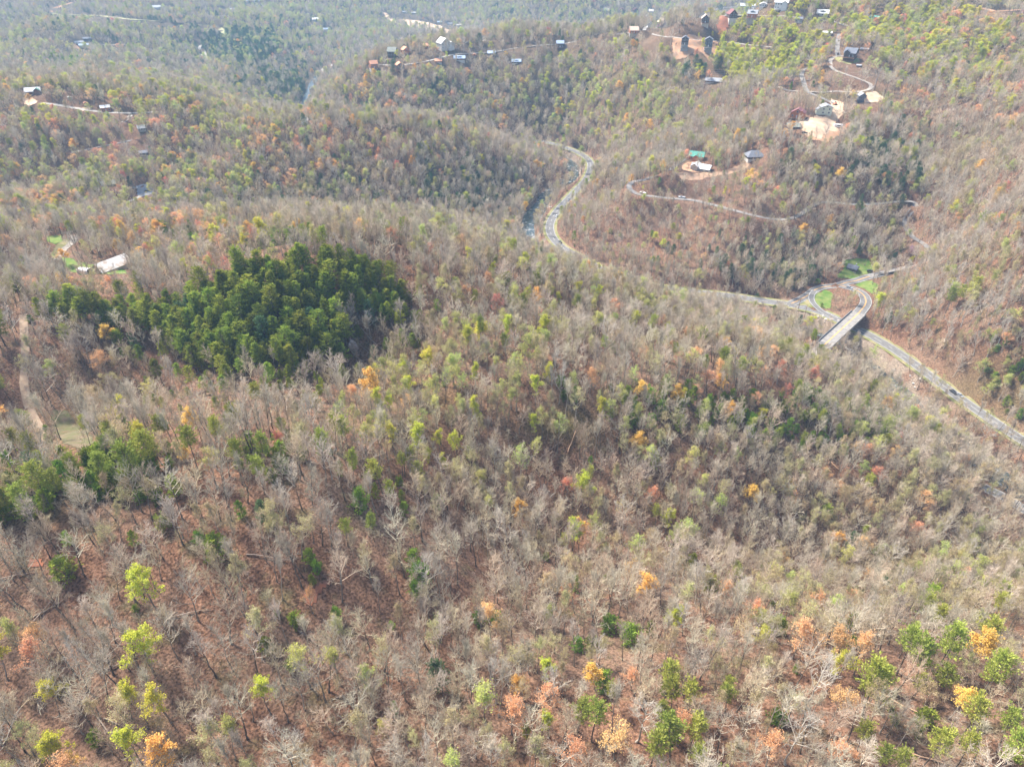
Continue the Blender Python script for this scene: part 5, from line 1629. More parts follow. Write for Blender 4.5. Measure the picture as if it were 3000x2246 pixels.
# ------------------------------------------------------------------ trees one can single out in the photo: crown x, y, kind, height, label
SPECIAL = [l.split('|') for l in '''1094,1128|golden_tree|20|big golden tree below the dark pine stand
1205,1124|lime_tree|15|bright lime tree beside the big golden tree
1150,1172|lime_tree|12|low lime tree in front of the big golden tree
955,1138|lime_tree|8|small lime tree under the pine stand
1044,1014|white_blossom_tree|11|pinkish white blossoming tree at the foot of the pine stand
1392,1085|lime_tree|16|pale lime tree at the head of the central hollow
1345,1110|pale_green_tree|16|tall pale green tree in the central hollow
1290,1268|lime_tree|14|uppermost of the four lime trees in the middle
1341,1294|lime_tree|14|lime tree on the right of the middle four
1254,1322|lime_tree|14|lime tree on the left of the middle four
1309,1342|lime_tree|13|lowest of the four lime trees in the middle
467,1697|lime_tree|18|tall lime tree standing alone on the leafy slope
449,1876|lime_tree|18|narrow lime tree above the spreading lime pair
385,2015|lime_tree|18|left half of the spreading lime pair
505,2028|lime_tree|18|right half of the spreading lime pair
417,2156|lime_tree|17|lime tree below the spreading pair
172,2186|lime_tree|15|lime tree near the lower left corner
228,2172|lime_tree|16|fuller lime tree beside the corner one
795,2014|lime_tree|16|lime tree among grey trees right of the spreading pair
22,1898|lime_tree|18|lime tree cut by the left edge
912,1930|pale_green_tree|17|thin pale green tree on the brown slope
690,2140|pale_green_tree|18|pale green tree at the bottom near the golden one
525,2190|golden_tree|15|golden tree at the bottom edge
238,2232|golden_tree|10|yellow bush like tree at the bottom edge
22,1765|orange_tree|16|orange tree at the left edge
156,1900|orange_tree|16|thin orange tree leaning in the left slope
917,1750|orange_tree|9|small orange tree at the bare clay patch
1585,2050|orange_tree|16|broad orange tree at the bottom middle
1501,2078|orange_tree|15|orange tree beside the broad orange one
1985,2112|orange_tree|14|orange tree among olive pines at the bottom
1744,1972|golden_tree|11|small golden tree above two dark green pines
1768,1990|evergreen_shrub|8|dark green round tree touching the small golden tree
1790,2018|round_pine_tree|13|dark green pine below the small golden tree
1733,2080|round_pine_tree|19|bright green tall pine at the bottom middle
1690,2062|round_pine_tree|16|olive pine left of the bright tall pine
1607,2090|lime_tree|14|lime tree below the broad orange tree
1600,1950|lime_tree|13|yellow green tree above the broad orange tree
2038,2208|round_pine_tree|15|vivid green pine low at the bottom edge
1962,2135|round_pine_tree|20|olive pine above the vivid green one
1905,2170|round_pine_tree|18|spreading olive pine at the bottom
2016,2010|round_pine_tree|18|olive pine on leaning trunks
1960,2025|round_pine_tree|16|smaller olive pine beside the leaning one
2010,2120|round_pine_tree|16|olive pine right of the orange tree
1454,1962|pale_bare_tree|20|big pale leafless tree on the lower slope
1625,1990|pale_bare_tree|17|round pale leafless tree right of the big one
1864,2080|pale_bare_tree|19|pale leafless tree with fan shaped crown
1675,2188|orange_tree|15|pale pinkish tree at the bottom edge
1436,1800|orange_tree|16|pinkish orange tree on the middle slope
1900,1698|golden_tree|16|pale gold tree in the lower hollow
2001,1745|budding_tree|20|large tree with yellow buds in the lower hollow
1777,1826|evergreen_shrub|7|green bush in the lower middle
1838,1856|evergreen_shrub|8|bright green bush right of the first
1904,1838|evergreen_shrub|7|third green bush of the lower middle
2316,1845|orange_tree|17|broad salmon tree in the lower right
2421,1876|orange_tree|16|orange tree right of the broad salmon one
2504,1908|orange_tree|15|orange tree third in the salmon row
2830,1880|golden_tree|16|bright golden tree in the lower right
2961,1888|orange_tree|15|pale pinkish tree near the right edge
2624,1878|round_pine_tree|20|olive pine on a tall leaning trunk
2675,1900|round_pine_tree|20|olive pine second in the leaning row
2743,1874|round_pine_tree|20|olive pine third in the leaning row
2526,1982|round_pine_tree|23|great flat topped olive pine
2863,1962|round_pine_tree|19|green pine with a curved trunk
2754,1972|round_pine_tree|15|dense green pine in the lower right
2809,2078|round_pine_tree|19|olive pine beside fallen timber
2497,2152|round_pine_tree|15|dark vivid pine of the corner group
2548,2204|round_pine_tree|14|lower vivid pine of the corner group
2794,2178|round_pine_tree|16|dense green pine near the lower corner
2925,2104|round_pine_tree|16|dense dark pine at the right corner
2689,2164|round_pine_tree|18|tall yellow green pine near the bottom
2921,2190|round_pine_tree|18|olive pine at the bottom right
2597,2218|round_pine_tree|15|small olive pine at the bottom edge
2435,2036|orange_tree|15|pale orange tree below the salmon row
2437,2196|orange_tree|13|pale orange tree at the lower right bottom
2247,2178|orange_tree|14|salmon tree at the bottom
2356,1962|pale_bare_tree|22|large pale leafless tree with raised limbs
2300,2140|pale_bare_tree|19|round pale leafless tree near the bottom
2440,1930|lime_tree|13|yellow green tree below the salmon row
1707,1410|lime_tree|17|bright lime tree on the central spur
1692,1538|golden_tree|14|golden yellow tree below the central lime tree
1735,1520|pale_green_tree|18|pale green tree beside the golden yellow one
1522,1480|golden_tree|14|orange gold tree in the central hollow
1920,1443|orange_tree|15|orange tree in the brown right middle wood
1569,1118|lime_tree|17|tall loose lime tree above the spur
1590,1210|pale_green_tree|18|tall pale green tree on the spur
1554,1236|lime_tree|15|loose lime tree on the spur
1560,1300|pale_green_tree|16|lower pale green tree on the spur
1725,1103|orange_tree|14|orange tree in the grey upper middle
1873,1128|golden_tree|13|gold tree behind green bushes
1975,1152|golden_tree|13|yellow tree among green bushes
2004,1150|lime_tree|12|lime tree next to the yellow one
2094,1074|orange_tree|14|large pale orange tree near the river wood
2040,1140|orange_tree|12|orange tree left of the dark green pine
2167,1072|round_pine_tree|19|deep green pine standing out of the grey wood
2199,1162|orange_tree|12|reddish orange tree right of the deep green pine
2275,1074|red_tree|14|red tree toward the river
2381,1096|red_tree|14|red tree between the river side pines
2287,1140|red_tree|13|pink tree above the green belt
1967,1364|budding_tree|18|yellow budded tree on the brown right slope
1949,1508|lime_tree|13|small lime tree in the ravine wood
2087,1468|pale_green_tree|17|pale green tree in the ravine wood
2188,1432|golden_tree|16|tan gold tree in the ravine wood
1866,1280|evergreen_shrub|6|green bush at the torn up roots
1783,1210|evergreen_shrub|8|green bush at the head of the spur
776,1358|round_pine_tree|16|bright green rounded pine on the near crest
711,1322|round_pine_tree|19|grey green pine left of the bright rounded one
780,1284|round_pine_tree|15|thin pine behind the bright rounded one
838,1244|round_pine_tree|11|small pine up behind the near crest
1122,1376|round_pine_tree|15|slender blue green pine on bare ground
1060,1460|evergreen_shrub|9|bright green conical tree in the middle slope
1098,1520|round_pine_tree|13|green pine low in the middle slope
1022,1536|round_pine_tree|13|olive pine beside the low green one
1102,1436|evergreen_shrub|7|blue green bush under the slender pine
783,1490|hemlock_tree|11|dark hemlock among pale branches
823,1282|red_tree|10|small red tree behind the near crest
435,1318|round_pine_tree|22|great grey green pine on the near crest
465,1296|round_pine_tree|20|pine behind the great grey green one
319,1358|round_pine_tree|17|broad olive evergreen on the near crest
360,1385|round_pine_tree|14|olive evergreen below the broad one
152,1396|round_pine_tree|18|dark round pine in the left evergreen belt
196,1404|round_pine_tree|15|green pine joined to the dark round one
109,1450|round_pine_tree|17|bright blue green dome shaped pine
18,1466|round_pine_tree|16|dark green evergreen at the left edge
72,1403|budding_tree|14|yellow budded tree in the evergreen belt
572,1224|golden_tree|13|apricot tree behind the near crest
540,1320|golden_tree|9|small apricot tree on the near crest
196,1662|evergreen_shrub|8|grey green bush on the leafy slope
203,1578|evergreen_shrub|6|small bush up the leafy slope
399,1578|evergreen_shrub|7|round bush between pale trees
714,1490|evergreen_shrub|7|bright bush on red leaves
634,1600|evergreen_shrub|8|dark bush at a tree foot
522,1416|evergreen_shrub|10|grey green evergreen under the crest
911,1630|evergreen_shrub|6|bright green bush in the middle slope
931,1655|evergreen_shrub|5|second bright bush just below
921,1690|evergreen_shrub|5|third bright bush of the short row
1225,1680|evergreen_shrub|8|green bush at a trunk right of the row
370,663|golden_tree|17|large apricot tree behind the warehouse wood
402,700|orange_tree|16|orange tree below the large apricot tree
436,656|orange_tree|15|pale orange tree beside the apricot tree
630,696|lime_tree|11|lime tree in the orange row
449,722|lime_tree|12|narrow lime tree behind the warehouse
569,730|orange_tree|14|orange tree left in the orange row
659,703|orange_tree|14|orange tree in the middle of the row
702,697|orange_tree|14|salmon tree in the orange row
746,686|red_tree|14|red tree at the right of the orange row
634,762|red_tree|13|crimson tree behind the pine stand
670,768|red_tree|11|smaller crimson tree beside it
185,598|lime_tree|15|lime tree above the farm driveway
87,617|lime_tree|13|lime tree at the left above the driveway
95,640|red_tree|10|red tree under the left lime tree
1356,699|orange_tree|15|salmon tree on the middle ridge
1381,740|lime_tree|14|narrow lime tree below the salmon one
1443,780|lime_tree|13|pale lime tree on the middle ridge
1160,684|orange_tree|15|pale orange tree on the middle ridge
1062,664|orange_tree|15|orange tree beyond the pine stand
1461,884|red_tree|14|bright red tree between two pines
1392,866|round_pine_tree|15|slim pine right of the pine stand
1338,826|round_pine_tree|13|dark slim pine right of the pine stand
1490,868|round_pine_tree|14|green pine left of the broad one
1530,874|round_pine_tree|17|broad green pine on the ridge top
1573,866|golden_tree|14|gold tree right of the broad green pine
1638,874|lime_tree|14|lime tree right of the gold tree
1750,852|lime_tree|13|lime tree near the hidden highway
896,674|round_pine_tree|13|olive pine behind the pine stand
950,686|round_pine_tree|17|tall pine behind the pine stand
1370,855|orange_tree|13|pinkish orange tree beside the slim pines
1584,732|round_pine_tree|13|vivid green pine above the highway bend
1461,718|round_pine_tree|11|small green pine on the river ridge
1754,780|lime_tree|15|bright lime tree above the hidden highway
1885,547|lime_tree|7|small lime tree in the hairpin
1928,528|evergreen_shrub|7|green bush above the hairpin
2120,555|lime_tree|13|pale lime tree beside the hillside lane
1682,689|evergreen_shrub|9|green tree at the foot of the bare slope
1939,832|hemlock_tree|10|dark green tree at the hidden highway
2765,864|round_pine_tree|22|great olive pine on the right slope
2830,828|round_pine_tree|20|olive pine behind the great one
2800,850|round_pine_tree|20|middle olive pine of the right trio
2432,872|budding_tree|13|yellow green shade tree on the junction lawn
2664,759|lime_tree|11|lime tree above the junction lane
2247,940|orange_tree|13|salmon tree left of the river pines
2338,929|hemlock_tree|12|pale green pine between highway and river
2294,922|hemlock_tree|12|green pine left of the highway one
2276,1014|round_pine_tree|16|feathery green pine near the river
2388,1028|round_pine_tree|20|large feathery pine at the near bridge end
2435,1084|round_pine_tree|16|yellow green pine right of the river wood
2482,1098|round_pine_tree|13|dark pine beside the yellow green one
2544,1128|round_pine_tree|16|slim dark pine near the gravel bank
2323,1124|round_pine_tree|16|pointed bright pine in the river wood
2475,680|pale_green_tree|15|pale green tree above the small lawn
2711,578|lime_tree|10|lime tree at the lane corner
2910,632|orange_tree|14|orange tree on the right hillside
2932,543|red_tree|14|red tree on the right hillside
2722,1250|round_pine_tree|17|large olive pine below the river road
2577,1284|round_pine_tree|15|round olive pine below the gravel bank
2584,1237|round_pine_tree|14|broad olive pine behind the round one
2345,1282|round_pine_tree|12|low olive pine in the brown wood
2272,1269|round_pine_tree|12|pale olive pine in the brown wood
2548,1385|red_tree|13|bright red orange tree in the brown wood
2526,1402|round_pine_tree|14|grey green pine beside the red orange tree
2624,1288|red_tree|11|small red tree below the gravel bank
2482,1568|hemlock_tree|13|blue green pine in the ravine
2519,1542|lime_tree|14|pale lime tree in the ravine
2675,1462|orange_tree|17|tan orange tree in the brown wood
2403,1386|orange_tree|14|pinkish tree in the brown wood
2428,1575|golden_tree|15|pale gold tree in the ravine
2300,112|lime_tree|15|lime tree below the chalet row
2438,78|lime_tree|16|tall lime tree by the straight lane
2501,52|lime_tree|16|pale lime tree on the far slope
2790,64|lime_tree|15|lime tree in the far right wood
2935,62|lime_tree|17|big lime tree near the upper right corner
2340,200|orange_tree|15|apricot tree beside the downhill lane
2155,397|golden_tree|18|large apricot tree above the dark hip roofed house
2210,274|red_tree|15|pink red tree below the power lines
2040,218|golden_tree|16|orange gold tree above the long low house
2070,218|orange_tree|15|orange tree above the long low house
1670,210|lime_tree|17|lime tree on the hillside below the lane
1732,217|lime_tree|12|small bright lime tree below the power lines
1663,98|lime_tree|14|lime tree just above the ridge lane
1690,108|lime_tree|12|smaller lime tree above the ridge lane
2047,101|lime_tree|9|small lime tree between dark cabins
2085,98|lime_tree|10|lime tree above the slate blue cabin
1377,132|lime_tree|16|lime tree at the spur lane
1438,132|lime_tree|16|second lime tree at the spur lane
1196,172|lime_tree|14|lime tree by the ridge cabins
1308,158|lime_tree|14|lime tree in front of the white ridge house
1120,174|lime_tree|12|lime tree left of the dark ridge cabin
1140,180|lime_tree|12|lime tree below the dark ridge cabin
489,288|lime_tree|20|tall lime tree on the hazy ridge
522,346|lime_tree|17|lime tree below the tall hazy one
94,346|lime_tree|19|bright lime tree on the left ridge
580,326|lime_tree|19|lime tree right on the hazy ridge
438,498|lime_tree|17|lime tree on the wooded left slope
678,520|lime_tree|18|round lime tree on the wooded slope
707,422|lime_tree|14|small round lime tree up the slope
743,428|orange_tree|15|orange tree beside the small round lime tree
518,397|orange_tree|14|orange tree on the left slope
536,520|golden_tree|16|gold tree on the left slope
156,212|orange_tree|16|orange tree in the hazy wood
333,219|orange_tree|15|pale orange tree in the hazy wood
134,408|round_pine_tree|16|round green tree on the left ridge side
464,262|hemlock_tree|14|dark pointed evergreen on the hazy ridge
1188,392|round_pine_tree|22|tall lone pine on the cleared ridge
1105,386|golden_tree|17|apricot tree at the cleared ridge
1112,444|orange_tree|14|orange tree on the ridge slope
1163,484|red_tree|14|pinkish red tree on the ridge slope
1207,473|golden_tree|15|tan gold tree on the ridge slope
1293,506|orange_tree|15|peach tree on the ridge slope
1033,285|red_tree|15|crimson tree on the far river slope
1033,350|golden_tree|16|pale gold tree above the cleared ridge
786,411|orange_tree|14|orange tree at the left end of the cleared ridge
1072,535|lime_tree|14|lime tree in the dark river wood
888,498|lime_tree|14|lime tree on the middle left slope
2410,312|evergreen_shrub|4|small green bush above the half built house
2595,278|evergreen_shrub|8|dark round bush beside the gravel yard
2320,238|purple_tree|7|purple blossoming tree near the cedar cabin
2322,302|purple_tree|7|purple redbud above the cedar cabin
2660,728|purple_tree|8|purple redbud under the lane corner
2672,742|purple_tree|7|second purple redbud under the lane corner
1730,1345|evergreen_shrub|4|low green bush beside the central lime tree'''.split('\n')]

TREES = []      # dict(kind, x, y, z, s, rot, px, py, d, label)


def variant(kind):
    return int(rng.integers(len(PROTO[kind])))


sp_xy = []
for l in SPECIAL:
    cx, cy = map(float, l[0].split(','))
    kind, H_ = l[1], float(l[2])
    v = variant(kind)
    s = H_ / PROTO[kind][v]['h'] * (0.9 if kind != 'evergreen_shrub' else 0.9)
    qy = cy + 30
    for _ in range(7):
        g = hit(cx, qy)
        _, py, _ = project(g[0], g[1], g[2] + H_ * (0.72 if kind != 'evergreen_shrub' else 0.5))
        qy += (cy - py) * 0.8
    g = hit(cx, qy)
    TREES.append(dict(kind=kind, v=v, x=g[0], y=g[1], z=g[2], s=s, rot=rng.uniform(0, 6.28), label=l[3], special=True))
    sp_xy.append((g[0], g[1], 2.2 if kind == 'evergreen_shrub' else 4.2))
    a, b, d = project(g[0], g[1], g[2] + H_ * 0.72)
    hw_ = 3.0 * FOC / d
    for ox, oy in ((0, 0), (-hw_ * .6, 0), (hw_ * .6, 0), (0, hw_ * .8)):
        KEEP.append((a + ox, b + oy, d - 2, 0.12))

# ------------------------------------------------------------------ what grows where (photo coordinates, ellipse radii)
BASE = dict(bare_tree=1.0, budding_tree=0.17, pale_green_tree=0.07, lime_tree=0.010, golden_tree=0.011, orange_tree=0.020, red_tree=0.003, pine_tree=0.006,
            round_pine_tree=0.010, hemlock_tree=0.003, pale_bare_tree=0.045)
ZONES = [
 # cx, cy, rx, ry, {kind: weight}, density factor
 (250,500,520,130,dict(budding_tree=.35,pale_green_tree=.45,lime_tree=.10,orange_tree=.16,golden_tree=.05,red_tree=.04,hemlock_tree=.08,round_pine_tree=.05),1.1),
 (350,340,420,80,dict(budding_tree=.35,pale_green_tree=.45,lime_tree=.2,orange_tree=.14,golden_tree=.05,hemlock_tree=.05),1.05),
 (200,215,170,30,dict(hemlock_tree=.6,orange_tree=.1),1.1),
 (400,120,500,70,dict(pale_green_tree=.9,budding_tree=.5,hemlock_tree=.25,orange_tree=.02),1.1),
 (720,150,160,50,dict(hemlock_tree=3,pale_green_tree=.8),1.3),
 (900,60,300,60,dict(pale_green_tree=1.6,budding_tree=.4,hemlock_tree=.4),1.2),
 (1600,30,300,60,dict(pale_green_tree=1.3,budding_tree=.3,hemlock_tree=.3),1.2),
 (810,250,120,60,dict(hemlock_tree=2),1.3),
 (900,470,250,60,dict(orange_tree=.14,golden_tree=.06,red_tree=.03,budding_tree=.1,hemlock_tree=.05),1.1),
 (700,560,420,50,dict(hemlock_tree=.25,pale_green_tree=.15,budding_tree=.2,orange_tree=.06),1.1),
 (1350,560,150,90,dict(hemlock_tree=.35,budding_tree=.15),1.2),
 (1250,290,300,90,dict(budding_tree=.35,pale_green_tree=.35,orange_tree=.06,golden_tree=.05,hemlock_tree=.20),1.15),
 (1750,280,200,110,dict(pale_green_tree=1.5,budding_tree=.5,lime_tree=.35,hemlock_tree=.12),1.1),
 (1800,350,250,60,dict(budding_tree=.5,pale_green_tree=.3,golden_tree=.03),1.0),
 (2240,120,130,60,dict(lime_tree=4,pale_green_tree=2.0),1.5),
 (2190,200,150,45,dict(lime_tree=3.5,pale_green_tree=2),1.3),
 (2330,95,110,45,dict(lime_tree=2.5,pale_green_tree=1.5),1.2),
 (2600,90,160,45,dict(lime_tree=1.6,pale_green_tree=1.0,orange_tree=.2),1.1),
 (2780,150,260,80,dict(lime_tree=1.2,pale_green_tree=1.2,orange_tree=.35,red_tree=.22,golden_tree=.1,hemlock_tree=.03),1.1),
 (2900,260,220,60,dict(lime_tree=.15,budding_tree=.3,orange_tree=.20,red_tree=.08,hemlock_tree=.10),1.0),
 (2040,185,60,20,dict(lime_tree=1.6,orange_tree=.5),0.8),
 (2590,480,90,90,dict(hemlock_tree=1.4,round_pine_tree=.15),1.2),
 (2240,760,230,60,dict(hemlock_tree=.65,budding_tree=.2),1.25),
 (2620,760,60,30,dict(hemlock_tree=.4,evergreen_shrub=.4),1.0),
 (2000,700,300,110,dict(budding_tree=.10,lime_tree=.02),0.42),
 (2400,480,200,80,dict(hemlock_tree=.10,budding_tree=.05),1.0),
 (2120,560,200,60,dict(orange_tree=.06,budding_tree=.1),0.5),
 (1150,410,330,26,dict(),0.42),
 (2480,225,90,35,dict(),0.12),
 (2430,285,60,12,dict(),0.06),
 (2000,130,90,30,dict(),0.35),
 (1900,200,220,60,dict(),0.55),
 (2100,60,160,22,dict(),0.15),
 (2280,40,80,14,dict(),0.1),
 (2800,1150,150,120,dict(pale_green_tree=.6,budding_tree=.9),0.95),
 (2920,1180,90,80,dict(pale_green_tree=1.1,lime_tree=.2,evergreen_shrub=.5),1.2),
 (2850,850,260,220,dict(budding_tree=.35,pale_green_tree=.12,pale_bare_tree=.8),1.3),
 (660,655,170,22,dict(evergreen_shrub=2.5),1.1),
 (1240,655,90,14,dict(evergreen_shrub=2.0),1.1),
 (600,700,250,45,dict(orange_tree=.3,red_tree=.05,golden_tree=.14,lime_tree=.03),0.95),
 (100,620,120,40,dict(orange_tree=.4,golden_tree=.2,budding_tree=.2),0.9),
 (1200,1250,150,130,dict(pale_green_tree=.5,budding_tree=.6,lime_tree=.14),0.9),
 (1450,1120,180,110,dict(pale_green_tree=.9,budding_tree=.6,lime_tree=.20),0.9),
 (1570,1300,90,110,dict(pale_green_tree=.8,budding_tree=.4,lime_tree=.1),0.7),
 (1850,1180,200,40,dict(evergreen_shrub=1.8,orange_tree=.06,golden_tree=.08),1.3),
 (2250,1200,240,60,dict(evergreen_shrub=2.2,round_pine_tree=.05),1.3),
 (2450,1250,150,40,dict(evergreen_shrub=1.4,round_pine_tree=.15),1.2),
 (2150,1090,220,60,dict(orange_tree=.07,red_tree=.03,budding_tree=.2,round_pine_tree=.04),1.1),
 (1500,900,260,70,dict(orange_tree=.05,budding_tree=.35,pale_green_tree=.2,round_pine_tree=.05),0.9),
 (1900,930,280,60,dict(budding_tree=.30,pale_green_tree=.06),1.15),
 (2500,1480,450,170,dict(budding_tree=.25,orange_tree=.03),1.5),
 (2000,1400,250,140,dict(budding_tree=.20,pale_green_tree=.08),1.05),
 (650,1350,450,40,dict(),1.4),
 (250,1360,330,60,dict(round_pine_tree=.35,evergreen_shrub=.9,hemlock_tree=.05),1.3),
 (850,1330,160,50,dict(round_pine_tree=.35,evergreen_shrub=.3),1.1),
 (480,1450,300,50,dict(evergreen_shrub=.35),1.1),
 (1080,1450,120,110,dict(evergreen_shrub=.5,round_pine_tree=.08),0.9),
 (500,1750,600,200,dict(evergreen_shrub=.07),0.62),
 (1100,1700,400,200,dict(evergreen_shrub=.05),0.75),
 (1500,2050,500,160,dict(orange_tree=.03,budding_tree=.2,pale_green_tree=.05),1.25),
 (1900,2150,260,110,dict(round_pine_tree=.35,orange_tree=.06,budding_tree=.2),1.1),
 (2700,2050,330,200,dict(round_pine_tree=.18,orange_tree=.05,budding_tree=.2,evergreen_shrub=.2),1.05),
 (2350,1830,300,90,dict(orange_tree=.07,budding_tree=.3,evergreen_shrub=.12),1.2),
 (2800,1720,250,70,dict(pale_green_tree=.3,budding_tree=.6,evergreen_shrub=.3),1.3),
 (600,1180,420,95,dict(),0.05),(1050,1080,120,70,dict(),0.3),
 (60,1100,60,200,dict(round_pine_tree=.10,budding_tree=.2),0.8),
 (1150,900,80,60,dict(pine_tree=.5),0.6),
 (40,1000,70,200,dict(pine_tree=.15),0.9),
 (200,780,200,40,dict(),0.5),
]
PINES = [(140,950),(190,925),(330,945),(540,930),(640,870),(700,835),(860,812),(1000,810),(1120,830),(1175,900),(1210,980),(1120,970),(1040,930),(1010,980),(1030,1040),(960,1085),(880,1110),(740,1095),(620,1105),(530,1075),(440,1000),(300,975),(190,975)]
PINES_THIN = [(100,960),(190,880),(330,900),(560,900),(700,840),(1000,800),(1160,830),(1290,930),(1280,1010),(1130,1090),(1000,1130),(700,1180),(480,1130),(300,1060),(110,1010)]


def densities(px, py):
    W_ = {k: np.full(px.shape, v) for k, v in BASE.items()}
    W_['evergreen_shrub'] = np.full(px.shape, 0.02)
    dens = np.ones(px.shape)
    far_ = np.clip((1250 - py) / 700, 0, 1)
    for k in ('lime_tree', 'golden_tree', 'orange_tree', 'red_tree', 'pale_green_tree'):
        W_[k] = W_[k] * (0.35 + 1.0 * far_)
    for cx, cy, rx, ry, add, df in ZONES:
        g = np.exp(-np.minimum(((px - cx) / rx) ** 2 + ((py - cy) / ry) ** 2, 30) ** 1.3)
        for k, v in add.items():
            W_[k] = W_[k] + g * v * 1.3
        dens = dens * (1 + (df - 1) * g)
    return W_, dens


# candidate places: jittered rows in the world, thinning out with distance
cand = []
bands = [(45, 330, 4.1), (330, 720, 4.3), (720, 1250, 5.9), (1250, 2700, 9.0)]
for y0, y1, sp in bands:
    R_ = y1 + 60
    gx, gy = np.meshgrid(np.arange(-R_ * 1.15, R_ * 1.15, sp), np.arange(y0 * 0.6, R_, sp))
    gx = gx.ravel() + rng.uniform(-.48, .48, gx.size) * sp
    gy = gy.ravel() + rng.uniform(-.48, .48, gy.size) * sp
    rr = np.hypot(gx, gy)
    m_ = (rr >= y0) & (rr < y1) & (gy > 0.2 * abs(gx))
    cand.append(np.stack([gx[m_], gy[m_]], 1))
C_ = np.concatenate(cand)
z = hgt(C_[:, 0], C_[:, 1])
px, py, dep = project(C_[:, 0], C_[:, 1], z)
mar = 60 * FOC / dep * 0.5
inside = (px > -mar - 900) & (px < 3900 + mar) & (py < 2246 + 400) & (py > -200) & (dep > 30)
C_, z, px, py, dep = C_[inside], z[inside], px[inside], py[inside], dep[inside]
v_ = visible_pt(C_[:, 0], C_[:, 1], z + 34)
C_, z, px, py, dep = C_[v_], z[v_], px[v_], py[v_], dep[v_]
W_, dens = densities(px, py)
keep = rng.uniform(0, 1.0, len(C_)) < dens * np.where(np.hypot(C_[:, 0], C_[:, 1]) > 330, 0.92, 0.70)
# blocked ground
blk = np.vstack(BLOCK + [np.array(sp_xy)])
cell = {}
for i, (x, y, r) in enumerate(blk):
    for a in range(int((x - r) // 20), int((x + r) // 20) + 1):
        for b in range(int((y - r) // 20), int((y + r) // 20) + 1):
            cell.setdefault((a, b), []).append(i)
for i in range(len(C_)):
    l = cell.get((int(C_[i, 0] // 20), int(C_[i, 1] // 20)))
    if l and keep[i]:
        q = blk[l]
        if (np.hypot(q[:, 0] - C_[i, 0], q[:, 1] - C_[i, 1]) < q[:, 2]).any():
            keep[i] = False
for wp in PATCH_POLYS:
    keep &= ~in_poly(C_[:, 0], C_[:, 1], wp) | (rng.uniform(size=len(C_)) < 0.04)
keep &= ~in_poly(px, py, PINES)
thin = in_poly(px, py, PINES_THIN)
keep &= ~thin | (rng.uniform(size=len(C_)) < 0.55)
C_, z, px, py, dep = C_[keep], z[keep], px[keep], py[keep], dep[keep]
W_ = {k: w[keep] for k, w in W_.items()}
kn = list(W_)
M_ = np.stack([W_[k] for k in kn], 1)
# kinds stand in loose families rather than evenly mixed
for j, k in enumerate(kn):
    fn = make_noise(50 + j, 38, 10)
    if k != 'bare_tree':
        M_[:, j] *= np.clip(1 + 0.9 * fn(C_[:, 0], C_[:, 1]), 0.05, 4)
M_ = M_.cumsum(1) / M_.sum(1)[:, None]
ki = (rng.uniform(size=len(C_))[:, None] > M_).sum(1)
HT = dict(bare_tree=(0.72, 1.08), pale_bare_tree=(0.75, 1.05), budding_tree=(0.65, 1.0), pale_green_tree=(0.65, 1.0), lime_tree=(0.7, 1.0), golden_tree=(0.65, 1.0), orange_tree=(0.65, 1.0),
          red_tree=(0.65, 1.0), pine_tree=(0.8, 1.2), round_pine_tree=(0.6, 1.0), hemlock_tree=(0.6, 1.1), evergreen_shrub=(0.6, 1.7))
for i in range(len(C_)):
    k = kn[ki[i]]
    lo, hi = HT[k]
    s = rng.uniform(lo, hi) * 0.84
    if 0.35 * abs(px[i] - 1950) < 110 and 560 < py[i] < 800:
        s *= 0.75
    s *= 1 + 0.12 * min(max((dep[i] - 600) / 600, 0), 1)
    TREES.append(dict(kind=k, v=variant(k), x=C_[i, 0], y=C_[i, 1], z=z[i], s=s, rot=rng.uniform(0, 6.28), label=None, special=False))
# the dense pine stand and its thin margin
for poly, sp, pr in ((PINES, 3.6, 1.0), (PINES_THIN, 6.5, 0.5)):
    gx, gy = np.meshgrid(np.arange(-260, 40, sp), np.arange(200, 360, sp))
    gx = gx.ravel() + rng.uniform(-.42, .42, gx.size) * sp
    gy = gy.ravel() + rng.uniform(-.42, .42, gy.size) * sp
    gz = hgt(gx, gy)
    a, b, d = project(gx, gy, gz)
    m_ = in_poly(a, b, poly) & (rng.uniform(size=gx.size) < pr)
    if poly is PINES_THIN:
        m_ &= ~in_poly(a, b, PINES)
    for x, y, q in zip(gx[m_], gy[m_], gz[m_]):
        k = 'pine_tree' if rng.uniform() > 0.03 else 'hemlock_tree'
        TREES.append(dict(kind=k, v=variant(k), x=x, y=y, z=q, s=rng.uniform(0.72, 1.22) * (0.75 if poly is PINES_THIN else 1), rot=rng.uniform(0, 6.28), label=None, special=False))

